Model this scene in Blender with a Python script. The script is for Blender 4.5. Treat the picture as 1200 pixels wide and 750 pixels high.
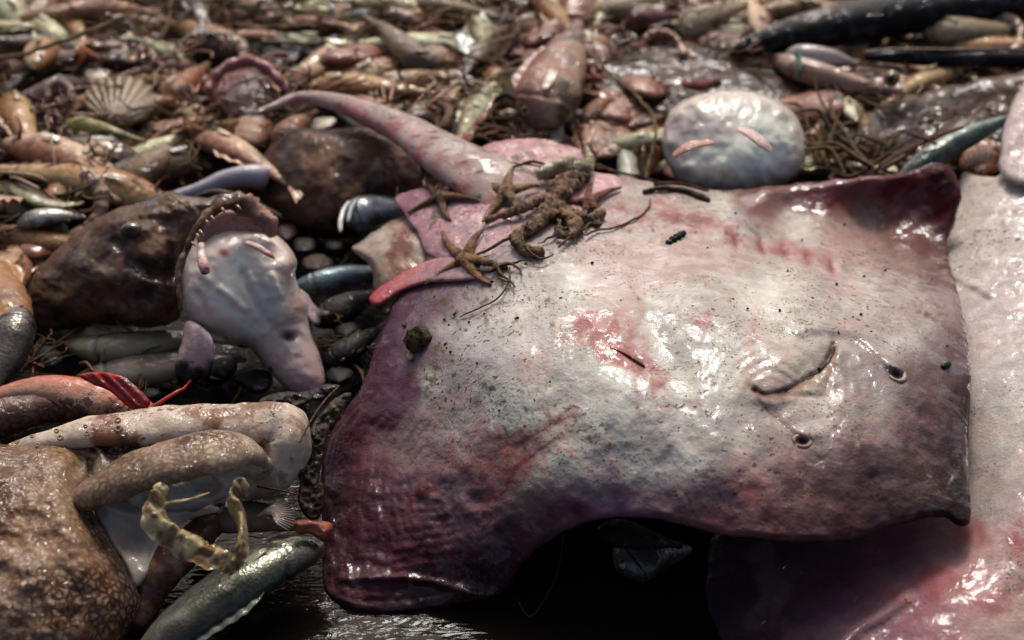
import bpy, math, random
import numpy as np
for _o in list(bpy.data.objects): bpy.data.objects.remove(_o)
R = math.radians
SC = bpy.context.scene
COL = SC.collection
# ------------------------------------------------------------------ camera
CAM = np.array([0.0, 0.0, 0.95]); PITCH = R(32); FPX = 2000.0
cd = bpy.data.cameras.new('camera'); cam = bpy.data.objects.new('camera', cd); COL.objects.link(cam)
cam.location = CAM; cam.rotation_euler = (R(90) - PITCH, 0, 0)
cd.lens = 60; cd.sensor_width = 36; cd.clip_start = 0.02; cd.clip_end = 200
cd.dof.use_dof = True; cd.dof.focus_distance = 1.46; cd.dof.aperture_fstop = 3.9
SC.camera = cam
# ------------------------------------------------------------------ world, sun, exposure
SUN_EL = 50; SUN_AZ = 2        # degrees; azimuth measured from +Y (view direction) towards +X
W = bpy.data.worlds.new('World'); SC.world = W; W.use_nodes = True
wn = W.node_tree.nodes; wl = W.node_tree.links
sky = wn.new('ShaderNodeTexSky'); sky.sky_type = 'NISHITA'; sky.sun_disc = False
sky.sun_elevation = R(SUN_EL); sky.sun_rotation = R(SUN_AZ); sky.air_density = 0.6; sky.dust_density = 6.0; sky.ozone_density = 0.6
wl.new(sky.outputs[0], wn['Background'].inputs[0]); wn['Background'].inputs[1].default_value = 0.15
sl = bpy.data.lights.new('sun', 'SUN'); sl.energy = 2.1; sl.angle = R(12); sl.color = (1.0, 0.985, 0.955)
so = bpy.data.objects.new('sun', sl); COL.objects.link(so)
so.location = (0, 3, 3); so.rotation_euler = (R(90 - SUN_EL), 0, R(180 - SUN_AZ))
SC.view_settings.view_transform = 'Standard'; SC.view_settings.look = 'None'
SC.view_settings.exposure = 0.12; SC.view_settings.gamma = 1.0
SC.render.engine = 'CYCLES'
# ------------------------------------------------------------------ numeric helpers
def s2l(c):
    c = np.clip(np.asarray(c, float), 0, 1)
    return np.where(c <= 0.04045, c / 12.92, ((c + 0.055) / 1.055) ** 2.4)
def hsh(ix, iy, iz, seed):
    h = (ix * 374761393 + iy * 668265263 + iz * 1274126177 + seed * 974634777) & 0xffffffff
    h = ((h ^ (h >> 13)) * 1274126177) & 0xffffffff
    h = ((h ^ (h >> 16)) * 2246822519) & 0xffffffff
    return ((h ^ (h >> 15)) & 0xffffff) / float(0xffffff)
def vn(x, y, z=0.0, seed=0):
    x, y, z = np.broadcast_arrays(np.asarray(x, float), np.asarray(y, float), np.asarray(z, float))
    ix, iy, iz = np.floor(x).astype(np.int64), np.floor(y).astype(np.int64), np.floor(z).astype(np.int64)
    fx, fy, fz = x - ix, y - iy, z - iz
    fx, fy, fz = fx*fx*(3-2*fx), fy*fy*(3-2*fy), fz*fz*(3-2*fz)
    r = 0
    for a in (0, 1):
        for b in (0, 1):
            for c in (0, 1):
                r = r + hsh(ix+a, iy+b, iz+c, seed) * (fx if a else 1-fx) * (fy if b else 1-fy) * (fz if c else 1-fz)
    return r
def fbm(x, y, z=0.0, seed=0, oct=4):          # about -1..1
    r, a, s = 0, 1.0, 0
    for k in range(oct):
        r = r + a * (vn(np.asarray(x)*2**k, np.asarray(y)*2**k, np.asarray(z)*2**k, seed+k) - .5) * 2; s += a; a *= .5
    return r / s * 1.5
def sst(a, b, x):
    t = np.clip((x - a) / (b - a), 0, 1); return t*t*(3-2*t)
def mix(c1, c2, f):
    f = np.clip(np.asarray(f, float), 0, 1)
    if f.ndim: f = f[..., None]
    return np.asarray(c1) * (1-f) + np.asarray(c2) * f
def rays(px, py):
    px = np.asarray(px, float); py = np.asarray(py, float)
    u = (px - 600) / FPX; v = (375 - py) / FPX
    return np.stack([u, math.cos(PITCH) + v*math.sin(PITCH), -math.sin(PITCH) + v*math.cos(PITCH)], -1)
def P(px, py, z):
    d = rays(px, py); t = (np.asarray(z, float) - CAM[2]) / d[..., 2]
    return CAM + d * t[..., None]
GY = [0.3, 1.08, 1.22, 1.34, 1.6, 2.4, 4.5]; GZ = [-.06, -.06, -.035, .01, .03, .13, .5]
def gz(y): return np.interp(y, GY, GZ)
def gzp(px, py, dz=0.0):
    z = np.zeros(np.broadcast(px, py).shape)
    for _ in range(12): z = .5*z + .5*(gz(P(px, py, z)[..., 1]) + dz)
    return z
def crom(pts, n, closed=False):
    p = np.asarray(pts, float); N = len(p)
    if closed: q = np.vstack([p[-1], p, p[0], p[1]]); S = N
    else: q = np.vstack([2*p[0]-p[1], p, 2*p[-1]-p[-2]]); S = N - 1
    t = np.linspace(0, S, n, endpoint=not closed); i = np.minimum(t.astype(int), S-1); f = (t - i)[:, None]
    a, b, c, d = q[i], q[i+1], q[i+2], q[i+3]
    return .5*((2*b) + (c-a)*f + (2*a-5*b+4*c-d)*f*f + (3*b-a-3*c+d)*f**3)
def dseg(x, y, poly, closed=False):           # distance to a polyline and nearest point
    poly = np.asarray(poly, float)
    A = poly if closed else poly[:-1]; B = np.roll(poly, -1, 0) if closed else poly[1:]
    best = np.full(x.shape, 1e9); nx = np.zeros(x.shape); ny = np.zeros(x.shape); tt = np.zeros(x.shape)
    for k, ((ax, ay), (bx, by)) in enumerate(zip(A[:, :2], B[:, :2])):
        dx, dy = bx-ax, by-ay; t = np.clip(((x-ax)*dx + (y-ay)*dy) / (dx*dx+dy*dy+1e-9), 0, 1)
        qx, qy = ax+t*dx, ay+t*dy; d = np.hypot(x-qx, y-qy); m = d < best
        best = np.where(m, d, best); nx = np.where(m, qx, nx); ny = np.where(m, qy, ny); tt = np.where(m, (k+t)/len(A), tt)
    return best, nx, ny, tt
def inside(x, y, poly):
    c = np.zeros(x.shape, bool); n = len(poly)
    for i in range(n):
        x1, y1 = poly[i]; x2, y2 = poly[(i+1) % n]
        if y1 == y2: continue
        m = ((y1 > y) != (y2 > y)) & (x < (x2-x1)*(y-y1)/(y2-y1) + x1); c ^= m
    return c
class Surf:                                   # thin plate z(px, py) through control points
    def __init__(s, ctrl):
        c = np.asarray(ctrl, float); s.p = c[:, :2] / 300; n = len(c)
        s.lin = n < 4
        if s.lin:
            A = np.c_[np.ones(n), s.p]; s.w = np.linalg.lstsq(A, c[:, 2], rcond=None)[0]; return
        K = s.k(np.hypot(*(s.p[:, None]-s.p[None]).transpose(2, 0, 1))) + np.eye(n)*1e-3
        Q = np.c_[np.ones(n), s.p]; M = np.block([[K, Q], [Q.T, np.zeros((3, 3))]])
        s.w = np.linalg.solve(M, np.r_[c[:, 2], 0, 0, 0])
    def k(s, r): return r*r*np.log(r + 1e-9)
    def __call__(s, px, py):
        x = np.asarray(px, float)/300; y = np.asarray(py, float)/300
        if s.lin: return s.w[0] + s.w[1]*x + s.w[2]*y
        r = s.w[-3] + s.w[-2]*x + s.w[-1]*y
        for (a, b), w in zip(s.p, s.w[:-3]): r = r + w*s.k(np.hypot(x-a, y-b))
        return r
def cmap(pts, warp=10, seed=1, soft=18, pw=3.2):   # pigment map: (px, py, (r,g,b)) blended by distance with warped borders
    xs = np.array([p[0] for p in pts], float); ys = np.array([p[1] for p in pts], float); cs = np.array([p[2] for p in pts], float)
    def f(px, py, d=None):
        wx = px + warp*fbm(px/40, py/40, 0, seed) ; wy = py + warp*fbm(px/40, py/40, 7.3, seed)
        num = 0; den = 0
        for x, y, c in zip(xs, ys, cs):
            w = 1 / (np.hypot(wx-x, wy-y) + soft)**pw; num = num + w[:, None]*c; den = den + w
        return num / den[:, None]
    return f
# ------------------------------------------------------------------ object helpers
BASE = {}
def tag(o, label=None, cat=None, group=None, kind=None):
    if label: o['label'] = label
    if cat: o['category'] = cat
    if group: o['group'] = group
    if kind: o['kind'] = kind
    return o
def thing(name, label, cat, base, group=None):
    o = bpy.data.objects.new(name, None); COL.objects.link(o); o.empty_display_size = .02
    base = np.asarray(base, float); o.location = base; BASE[o.name] = base
    return tag(o, label, cat, group)
def mk(name, V, F, C, mat, parent=None, smooth=True, extra=None):
    V = np.asarray(V, float)
    if parent is None: base = np.array([V[:, 0].mean(), V[:, 1].mean(), V[:, 2].min()])
    else: base = BASE[parent.name]
    me = bpy.data.meshes.new(name); me.from_pydata((V - base).tolist(), [], F if isinstance(F, list) else F.tolist())
    if C is not None:
        C = np.asarray(C, float)
        if C.ndim == 1: C = np.tile(C, (len(V), 1))
        a = me.color_attributes.new('Col', 'FLOAT_COLOR', 'POINT')
        a.data.foreach_set('color', np.c_[s2l(C), np.ones(len(V))].astype(np.float32).ravel())
    if extra is not None:
        for k, v in extra.items():
            a = me.attributes.new(k, 'FLOAT', 'POINT'); a.data.foreach_set('value', np.asarray(v, np.float32))
    if smooth: me.polygons.foreach_set('use_smooth', np.ones(len(me.polygons), bool))
    me.materials.append(mat); me.update()
    o = bpy.data.objects.new(name, me); COL.objects.link(o)
    if parent is not None: o.parent = parent
    else: o.location = base
    BASE[o.name] = base
    return o
def join(parts):
    V, F, C, k = [], [], [], 0
    for v, f, c in parts:
        v = np.asarray(v); c = np.asarray(c, float)
        if c.ndim == 1: c = np.tile(c, (len(v), 1))
        V.append(v); C.append(c); F += [[i+k for i in q] for q in (f if isinstance(f, list) else f.tolist())]; k += len(v)
    return np.vstack(V), F, np.vstack(C)
def poisson(mask):
    h, w = mask.shape; st = max(1, int(max(h, w) / 70)); m = mask[::st, ::st].astype(float)
    m = np.pad(m, 1); p = np.zeros_like(m)
    for _ in range(1100):
        p[1:-1, 1:-1] = (.25*(p[:-2, 1:-1]+p[2:, 1:-1]+p[1:-1, :-2]+p[1:-1, 2:]) + 1) * m[1:-1, 1:-1]
    p = p[1:-1, 1:-1]
    yi = np.clip(np.arange(h)/st, 0, p.shape[0]-1.001); xi = np.clip(np.arange(w)/st, 0, p.shape[1]-1.001)
    y0 = yi.astype(int); x0 = xi.astype(int); fy = (yi-y0)[:, None]; fx = (xi-x0)[None]
    y1 = np.minimum(y0+1, p.shape[0]-1); x1 = np.minimum(x0+1, p.shape[1]-1)
    q = (p[np.ix_(y0, x0)]*(1-fy)*(1-fx) + p[np.ix_(y1, x0)]*fy*(1-fx) + p[np.ix_(y0, x1)]*(1-fy)*fx + p[np.ix_(y1, x1)]*fy*fx)
    return q / max(q.max(), 1e-9)
def relief(outline, zc, hf, hb, cell=3.0, rim=None, disp=None, col=None, edge=0.0, seed=0, npt=None, mind=None, exp=.5):
    """closed body with thickness: mid-surface z(px,py), swelling hf metres to the front and hb to the back"""
    ol = crom(outline, npt or max(60, len(outline)*8), True)
    if edge:
        s = np.arange(len(ol)); n = np.roll(ol, -1, 0) - np.roll(ol, 1, 0); n = n / (np.hypot(n[:, 0], n[:, 1])[:, None] + 1e-9)
        a = fbm(ol[:, 0]/14, ol[:, 1]/14, 0, seed+50, 3) * edge
        ol = ol + np.c_[-n[:, 1], n[:, 0]] * a[:, None]
    x0, y0 = ol.min(0) - 2*cell; x1, y1 = ol.max(0) + 2*cell
    X, Y = np.meshgrid(np.arange(x0, x1, cell), np.arange(y0, y1, cell)); sh = X.shape
    ins = inside(X, Y, ol); d, nx, ny, _ = dseg(X, Y, ol, True)
    if rim: prof = np.sqrt(np.clip(1-(1-np.clip(d/rim, 0, 1))**2, 0, 1))
    else: prof = poisson(ins) ** exp * np.clip(d/(2*cell), 0, 1)**.3
    snap = (~ins & (d < 1.5*cell)) | (ins & (d < .3*cell)); core = ins & ~snap; ok = core | snap
    X = np.where(snap, nx, X); Y = np.where(snap, ny, Y); prof = np.where(core, prof, 0); dd = np.where(core, d, 0)
    q = ok[:-1, :-1] & ok[1:, :-1] & ok[:-1, 1:] & ok[1:, 1:] & (core[:-1, :-1] | core[1:, :-1] | core[:-1, 1:] | core[1:, 1:])
    use = np.zeros(sh, bool)
    for a in (slice(None, -1), slice(1, None)):
        for b in (slice(None, -1), slice(1, None)): use[a, b] |= q
    idx = -np.ones(sh, int); idx[use] = np.arange(use.sum())
    x, y, pr, de, co = X[use], Y[use], prof[use], dd[use], core[use]
    Z = zc if callable(zc) else Surf(zc)
    mid = P(x, y, Z(x, y)); rd = rays(x, y); rd = rd / np.linalg.norm(rd, axis=1)[:, None]
    hfv = hf(x, y) if callable(hf) else hf
    h = pr * hfv
    if disp is not None: h = h + disp(x, y, de) * np.clip(de/8, 0, 1)
    front = mid - rd * h[:, None]
    back = (mid + rd * (pr * hb)[:, None])[co]
    bi = np.arange(len(x)); bi[co] = len(x) + np.arange(co.sum())
    I = np.stack([idx[:-1, :-1], idx[1:, :-1], idx[1:, 1:], idx[:-1, 1:]], -1)[q]
    F = np.vstack([I, bi[I][:, ::-1]])
    C = col(x, y, de) if callable(col) else np.tile(np.asarray(col, float), (len(x), 1))
    return np.vstack([front, back]), F, np.vstack([C, C[co]])
def frames(p, up=(0, 0, 1)):
    t = np.gradient(p, axis=0); t /= np.linalg.norm(t, axis=1)[:, None] + 1e-12
    up = np.asarray(up, float); s = np.cross(t, up); l = np.linalg.norm(s, axis=1)
    for i in range(len(s)):
        if l[i] < .15: s[i] = s[i-1] if i else np.array([1, 0, 0])
    s /= np.linalg.norm(s, axis=1)[:, None] + 1e-12
    n = np.cross(s, t); return t, s, n
def loft3(p, rw, rh, m=16, col=(.5, .4, .3), disp=None, up=(0, 0, 1), cap=True, twist=0.0):
    p = np.asarray(p, float); n = len(p); rw = np.broadcast_to(rw, n).astype(float).copy(); rh = np.broadcast_to(rh, n).astype(float).copy()
    t, s, nn = frames(p, up)
    if cap:
        L = np.r_[0, np.cumsum(np.linalg.norm(np.diff(p, axis=0), axis=1))]
        for r in (rw, rh):
            r0 = r.copy()
            for dist, r1 in ((L, r0[0]), (L[-1]-L, r0[-1])):
                k = np.clip(dist/(max(min(rw[0] if dist is L else rw[-1], rh[0] if dist is L else rh[-1]), 1e-5)*1.0), 0, 1)
                r *= np.sqrt(np.clip(1-(1-k)**2, 0.0, 1)) * .98 + .02
    th = np.linspace(0, 2*np.pi, m, endpoint=False)
    T, TH = np.meshgrid(np.linspace(0, 1, n), th, indexing='ij')
    ct, st = np.cos(TH), np.sin(TH)
    if twist:
        tw = twist * T[:, 0]; s, nn = (s*np.cos(tw)[:, None] + nn*np.sin(tw)[:, None]), (nn*np.cos(tw)[:, None] - s*np.sin(tw)[:, None])
    k = 1.0
    V = p[:, None] + s[:, None]*(rw[:, None]*ct)[..., None] + nn[:, None]*(rh[:, None]*st)[..., None]
    if disp is not None:
        k = 1 + disp(T, TH, V)
        V = p[:, None] + s[:, None]*(rw[:, None]*ct*k)[..., None] + nn[:, None]*(rh[:, None]*st*k)[..., None]
    C = col(T, TH, V).reshape(-1, 3) if callable(col) else np.tile(np.asarray(col, float), (n*m, 1))
    I = np.arange(n*m).reshape(n, m); J = np.roll(I, -1, 1)
    F = np.stack([I[:-1], J[:-1], J[1:], I[1:]], -1).reshape(-1, 4).tolist()
    F.append(I[0].tolist()[::-1] if False else I[0].tolist()[::1]); F.append(I[-1].tolist()[::-1])
    F[-2] = F[-2][::-1] if False else F[-2]
    return V.reshape(-1, 3), F, C
def path(pts, n, zmode='g'):
    """(px,py,dz[,r...]) -> smooth 3D points on the heap ('g'), absolute ('a') or via callable; returns points, extra columns, metres per px"""
    q = crom(pts, n)
    if zmode == 'g': z = gzp(q[:, 0], q[:, 1], q[:, 2]); w = P(q[:, 0], q[:, 1], z)
    elif zmode == 'a': w = P(q[:, 0], q[:, 1], q[:, 2])
    else: w = zmode(q[:, 0], q[:, 1], q[:, 2])
    mpp = (w - CAM) @ np.array([0, math.cos(PITCH), -math.sin(PITCH)]) / FPX
    return w, q[:, 3:], mpp
def tube(pts, n=40, m=14, zmode='g', flat=1.0, **kw):
    w, e, s = path(pts, n, zmode)
    rw = np.abs(e[:, 0])*s; rh = (np.abs(e[:, 1])*s if e.shape[1] > 1 else rw*flat)
    return loft3(w, rw, rh, m, **kw)
def slab(G, th, col):
    """closed thin sheet from a grid of points (n, m, 3)"""
    n, m = G.shape[:2]
    a = np.gradient(G, axis=0); b = np.gradient(G, axis=1); N = np.cross(a, b); N /= np.linalg.norm(N, axis=2)[..., None] + 1e-12
    u = np.linspace(0, 1, n)[:, None]; v = np.linspace(0, 1, m)[None]
    e = np.clip(np.minimum(np.minimum(u, 1-u)*n/1.5, np.minimum(v, 1-v)*m/1.5), .15, 1)[..., None] * th/2
    V = np.vstack([(G + N*e).reshape(-1, 3), (G - N*e).reshape(-1, 3)]); I = np.arange(n*m).reshape(n, m); K = n*m
    F = np.stack([I[:-1, :-1], I[1:, :-1], I[1:, 1:], I[:-1, 1:]], -1).reshape(-1, 4)
    F = F.tolist() + (F[:, ::-1] + K).tolist()
    per = list(I[0, :]) + list(I[1:, -1]) + list(I[-1, -2::-1]) + list(I[-2:0:-1, 0])
    for a_, b_ in zip(per, per[1:]+per[:1]): F.append([int(b_), int(a_), int(a_)+K, int(b_)+K])
    C = col(u, v) if callable(col) else np.asarray(col, float)
    C = np.broadcast_to(C, (n, m, 3)).reshape(-1, 3)
    return V, F, np.vstack([C, C])
def ball(c, r, sub=12, col=(.1, .1, .1), sq=(1, 1, 1), disp=None):
    th = np.linspace(0, np.pi, sub); ph = np.linspace(0, 2*np.pi, 2*sub, endpoint=False)
    A, B = np.meshgrid(th, ph, indexing='ij'); D = np.stack([np.sin(A)*np.cos(B), np.sin(A)*np.sin(B), np.cos(A)], -1)
    k = 1.0 if disp is None else (1 + disp(D))[..., None]
    V = np.asarray(c) + D*k*np.asarray(sq)*r; m = 2*sub; I = np.arange(sub*m).reshape(sub, m); J = np.roll(I, -1, 1)
    F = np.stack([I[:-1], I[1:], J[1:], J[:-1]], -1).reshape(-1, 4)
    C = col(D).reshape(-1, 3) if callable(col) else col
    return V.reshape(-1, 3), F, C
# ------------------------------------------------------------------ materials
def wet(name, bump=.3, bs=180, rough=.4, coat=1.0, crough=.05, sss=0.0, metal=0.0, speck=None, vary=.25, vs=45, pattern=None, cbump=.25, cbs=60, patch=None, spec=.15, alpha=None, aniso=(1, 1, 1)):
    m = bpy.data.materials.new(name); m.use_nodes = True; nt = m.node_tree; N = nt.nodes; L = nt.links
    b = N['Principled BSDF']; at = N.new('ShaderNodeAttribute'); at.attribute_name = 'Col'
    tc = N.new('ShaderNodeTexCoord'); mp = N.new('ShaderNodeMapping'); mp.inputs['Scale'].default_value = aniso; L.new(tc.outputs['Object'], mp.inputs[0])
    vec = mp.outputs[0]
    def noise(scale, det=4, rg=.6, dist=0.0):
        n = N.new('ShaderNodeTexNoise'); n.inputs['Scale'].default_value = scale; n.inputs['Detail'].default_value = det
        n.inputs['Roughness'].default_value = rg; n.inputs['Distortion'].default_value = dist; L.new(vec, n.inputs['Vector']); return n.outputs['Fac']
    def rng(src, a, b_, c=0.0, d=1.0, smooth=True):
        r = N.new('ShaderNodeMapRange'); r.interpolation_type = 'SMOOTHSTEP' if smooth else 'LINEAR'
        for i, v in zip((1, 2, 3, 4), (a, b_, c, d)): r.inputs[i].default_value = v
        L.new(src, r.inputs[0]); return r.outputs[0]
    def mixc(f, a, c, mode='MIX'):
        x = N.new('ShaderNodeMix'); x.data_type = 'RGBA'; x.blend_type = mode
        if isinstance(f, float): x.inputs[0].default_value = f
        else: L.new(f, x.inputs[0])
        for s, v in ((6, a), (7, c)):
            if isinstance(v, tuple): x.inputs[s].default_value = (*s2l(v), 1)
            else: L.new(v, x.inputs[s])
        return x.outputs[2]
    def mul(a, c, op='MULTIPLY'):
        x = N.new('ShaderNodeMath'); x.operation = op
        for i, v in enumerate((a, c)):
            if isinstance(v, (int, float)): x.inputs[i].default_value = v
            else: L.new(v, x.inputs[i])
        return x.outputs[0]
    c = at.outputs['Color']
    v1 = rng(noise(vs, 5, .65), .3, .7, 1-vary, 1+vary*.8)
    cm = N.new('ShaderNodeCombineColor'); [L.new(v1, cm.inputs[i]) for i in range(3)]
    c = mixc(1.0, c, cm.outputs[0], 'MULTIPLY')
    height = noise(bs, 4, .6)
    if pattern == 'net':                       # reticulated skin
        vo = N.new('ShaderNodeTexVoronoi'); vo.feature = 'DISTANCE_TO_EDGE'; vo.inputs['Scale'].default_value = 150
        nz = N.new('ShaderNodeTexNoise'); nz.inputs['Scale'].default_value = 60; L.new(vec, nz.inputs['Vector'])
        va = N.new('ShaderNodeVectorMath'); va.operation = 'MULTIPLY_ADD'; va.inputs[1].default_value = (.008,)*3; L.new(nz.outputs['Color'], va.inputs[0]); L.new(vec, va.inputs[2]); L.new(va.outputs[0], vo.inputs['Vector'])
        e = rng(vo.outputs['Distance'], 0.03, .34, 0.0, 1.0)
        mk_ = rng(noise(16, 4), .38, .62, .35, 1.0)
        dk = mixc(1.0, c, (.50, .38, .29), 'MULTIPLY'); f = mul(mul(e, -1, 'MULTIPLY'), 1, 'ADD'); c = mixc(mul(f, mk_), c, dk); height = mul(mul(height, .8), mul(e, .12), 'ADD')
    if pattern == 'scale':
        vo = N.new('ShaderNodeTexVoronoi'); vo.inputs['Scale'].default_value = 330; L.new(vec, vo.inputs['Vector'])
        height = mul(mul(height, .6), mul(vo.outputs['Distance'], .8), 'ADD')
        cc = rng(vo.outputs['Distance'], 0, .7, 1.08, .82); cm2 = N.new('ShaderNodeCombineColor'); [L.new(cc, cm2.inputs[i]) for i in range(3)]
        c = mixc(1.0, c, cm2.outputs[0], 'MULTIPLY')
    if pattern == 'dorsal':                    # dark blotches and pale flecks on brown hide
        f = rng(noise(22, 6, .7), .5, .66, 0, .75); c = mixc(f, c, mixc(1.0, c, (.55, .5, .47), 'MULTIPLY'))
        f = rng(noise(120, 3, .6), .66, .74, 0, .5); c = mixc(f, c, (.55, .48, .40))
    if speck:                                  # specks of mud: (scale, threshold, colour)
        for (s, t, sc_, reg) in speck:
            f = mul(rng(noise(s, 3, .55), t, t+.035), rng(noise(reg, 3), .46, .6)); c = mixc(mul(f, .85), c, sc_)
            height = mul(height, mul(f, .5), 'ADD')
    L.new(c, b.inputs['Base Color'])
    b.inputs['Roughness'].default_value = rough; b.inputs['Metallic'].default_value = metal; b.inputs['Specular IOR Level'].default_value = spec
    bp = N.new('ShaderNodeBump'); bp.inputs['Strength'].default_value = bump; bp.inputs['Distance'].default_value = .003; L.new(height, bp.inputs['Height']); L.new(bp.outputs[0], b.inputs['Normal'])
    if coat:
        b.inputs['Coat Weight'].default_value = coat; b.inputs['Coat Roughness'].default_value = crough; b.inputs['Coat IOR'].default_value = 1.33
        if patch:
            f = rng(noise(patch[0], 5, .62, .6), patch[1], patch[1]+.05, patch[2], 1.0); L.new(mul(f, coat), b.inputs['Coat Weight'])
        bc = N.new('ShaderNodeBump'); bc.inputs['Strength'].default_value = cbump; bc.inputs['Distance'].default_value = .01
        L.new(mul(noise(cbs, 3, .5, .8), mul(height, .08), 'ADD'), bc.inputs['Height']); L.new(bc.outputs[0], b.inputs['Coat Normal'])
    if sss:
        b.inputs['Subsurface Weight'].default_value = sss; b.inputs['Subsurface Radius'].default_value = (1, .4, .25); b.inputs['Subsurface Scale'].default_value = .008
    if alpha is not None: b.inputs['Alpha'].default_value = alpha
    return m
M = {}
M['belly'] = wet('wet_ray_belly', bump=.35, bs=330, rough=.55, crough=.01, cbump=.28, cbs=46, spec=.06, sss=0, vary=.16, vs=75, patch=(34, .47, .05),
                 speck=[(330, .59, (.32, .25, .18), 14), (150, .62, (.27, .20, .15), 9)])
M['pale'] = wet('wet_pale_skin', bump=.15, bs=200, rough=.5, spec=.06, crough=.02, cbump=.5, cbs=50, patch=(40, .38, .1), sss=.2, vary=.08)
M['hide'] = wet('wet_brown_hide', bump=.35, bs=160, rough=.65, crough=.08, coat=.8, cbump=.4, cbs=60, vary=.3, pattern='dorsal', patch=(40, .48, .08))
M['octo'] = wet('octopus_skin', bump=.22, bs=200, rough=.5, crough=.05, cbump=.5, cbs=130, spec=.08, patch=(40, .42, .1), sss=.05, vary=.14, vs=18, pattern='net')
M['fish'] = wet('fish_skin', bump=.3, bs=150, rough=.5, crough=.06, cbump=.7, cbs=70, patch=(60, .5, .08), speck=[(48, .47, (.25, .20, .15), 13), (230, .56, (.19, .15, .11), 20)], vary=.25, pattern='scale')
M['silver'] = wet('silver_fish_skin', bump=.15, bs=120, rough=.28, crough=.05, cbump=.3, cbs=50, vary=.22, pattern='scale', metal=.35, patch=(50,.42,.2), speck=[(48, .47, (.25, .20, .15), 13), (230, .56, (.19, .15, .11), 20)])
M['soft'] = wet('soft_tissue', bump=.4, bs=160, rough=.5, crough=.06, cbump=.6, cbs=70, patch=(50, .47, .1), speck=[(55, .56, (.30, .23, .18), 16), (260, .60, (.20, .16, .12), 22)], sss=.1, vary=.2)
M['film'] = wet('slimy_film', bump=.6, bs=200, rough=.4, crough=.03, cbump=.5, cbs=90, vary=.3, alpha=.72)
M['fin'] = wet('fin_skin', bump=.4, bs=260, rough=.4, crough=.08, cbump=.4, cbs=90, vary=.25)
M['rough'] = wet('gritty_skin', bump=1.0, bs=420, rough=.7, coat=.3, crough=.15, patch=(120, .5, .05), cbump=.8, cbs=200, vary=.35, vs=120)
M['mud'] = wet('wet_mud', bump=1.0, bs=300, rough=.75, coat=.3, crough=.15, patch=(120, .5, .05), cbump=.9, cbs=160, vary=.4, vs=140)
M['dark'] = wet('dark_wet_skin', bump=.5, bs=140, rough=.6, crough=.06, cbump=.8, cbs=70, patch=(50, .52, .03), vary=.3)
M['shell'] = wet('shell', bump=.3, bs=200, rough=.5, coat=.3, crough=.2, vary=.2)
M['eye'] = wet('fish_eye', bump=0, rough=.15, crough=.02, cbump=0, vary=.05)
M['grit'] = wet('heap_bed', bump=1.0, bs=120, rough=.7, coat=.6, crough=.12, patch=(60, .54, .02), cbump=.8, cbs=60, vary=.5, vs=70)
wm = bpy.data.materials.new('murky_water'); wm.use_nodes = True; N_ = wm.node_tree.nodes; L_ = wm.node_tree.links; b_ = N_['Principled BSDF']
b_.inputs['Base Color'].default_value = (.010, .007, .005, 1); b_.inputs['Roughness'].default_value = .03; b_.inputs['IOR'].default_value = 1.33; b_.inputs['Specular IOR Level'].default_value = .12
t_ = N_.new('ShaderNodeTexCoord'); mp_ = N_.new('ShaderNodeMapping'); mp_.inputs['Scale'].default_value = (.8, 2.2, 1); n_ = N_.new('ShaderNodeTexNoise'); n_.inputs['Scale'].default_value = 55; n_.inputs['Detail'].default_value = 3; n_.inputs['Distortion'].default_value = .8
u_ = N_.new('ShaderNodeBump'); u_.inputs['Strength'].default_value = .14; u_.inputs['Distance'].default_value = .01
L_.new(t_.outputs['Object'], mp_.inputs[0]); L_.new(mp_.outputs[0], n_.inputs['Vector']); L_.new(n_.outputs['Fac'], u_.inputs['Height']); L_.new(u_.outputs[0], b_.inputs['Normal'])
# ================================================================== the setting
def ground():
    xs = np.arange(-1.5, 1.5, .0055); ys = np.arange(.45, 3.6, .0055); X, Y = np.meshgrid(xs, ys); Z = gz(Y)
    amp = np.interp(Y, [.9, 1.3, 1.7, 2.4], [.012, .02, .024, .03])
    n = fbm(X*14, Y*14, 0, 3, 4); rd = 1-np.abs(fbm(X*22, Y*30, 2, 9, 3)); Z = Z - .018 + amp*(n*.6 + rd*.5)
    # colour patches of the mixed heap
    wx = X + .03*fbm(X*18, Y*18, 0, 31); wy = Y + .03*fbm(X*18, Y*18, 5, 32)
    cell = vn(np.floor(wx*26)*7.7+.5, np.floor(wy*34)*3.3+.5, 0, 5)
    pal = np.array([(.12,.09,.07),(.30,.20,.14),(.42,.28,.20),(.20,.15,.11),(.50,.36,.28),(.35,.22,.19),(.16,.13,.11),(.45,.40,.33)])
    C = pal[(cell*7.99).astype(int)]
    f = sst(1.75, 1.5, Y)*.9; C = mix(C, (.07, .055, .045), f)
    h, w = X.shape; I = np.arange(h*w).reshape(h, w); F = np.stack([I[:-1, :-1], I[:-1, 1:], I[1:, 1:], I[1:, :-1]], -1).reshape(-1, 4)
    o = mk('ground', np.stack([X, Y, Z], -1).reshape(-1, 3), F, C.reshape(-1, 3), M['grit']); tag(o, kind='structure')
ground()
def water():
    xs = np.linspace(-1.5, 1.5, 120); ys = np.linspace(.45, 1.36, 60); X, Y = np.meshgrid(xs, ys)
    Z = .0 + .0016*fbm(X*22, Y*40, 0, 77, 3); h, w = X.shape; I = np.arange(h*w).reshape(h, w)
    F = np.stack([I[:-1, :-1], I[:-1, 1:], I[1:, 1:], I[1:, :-1]], -1).reshape(-1, 4)
    o = mk('water', np.stack([X, Y, Z - .004], -1).reshape(-1, 3), F, None, wm); tag(o, kind='structure')
water()

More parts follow.
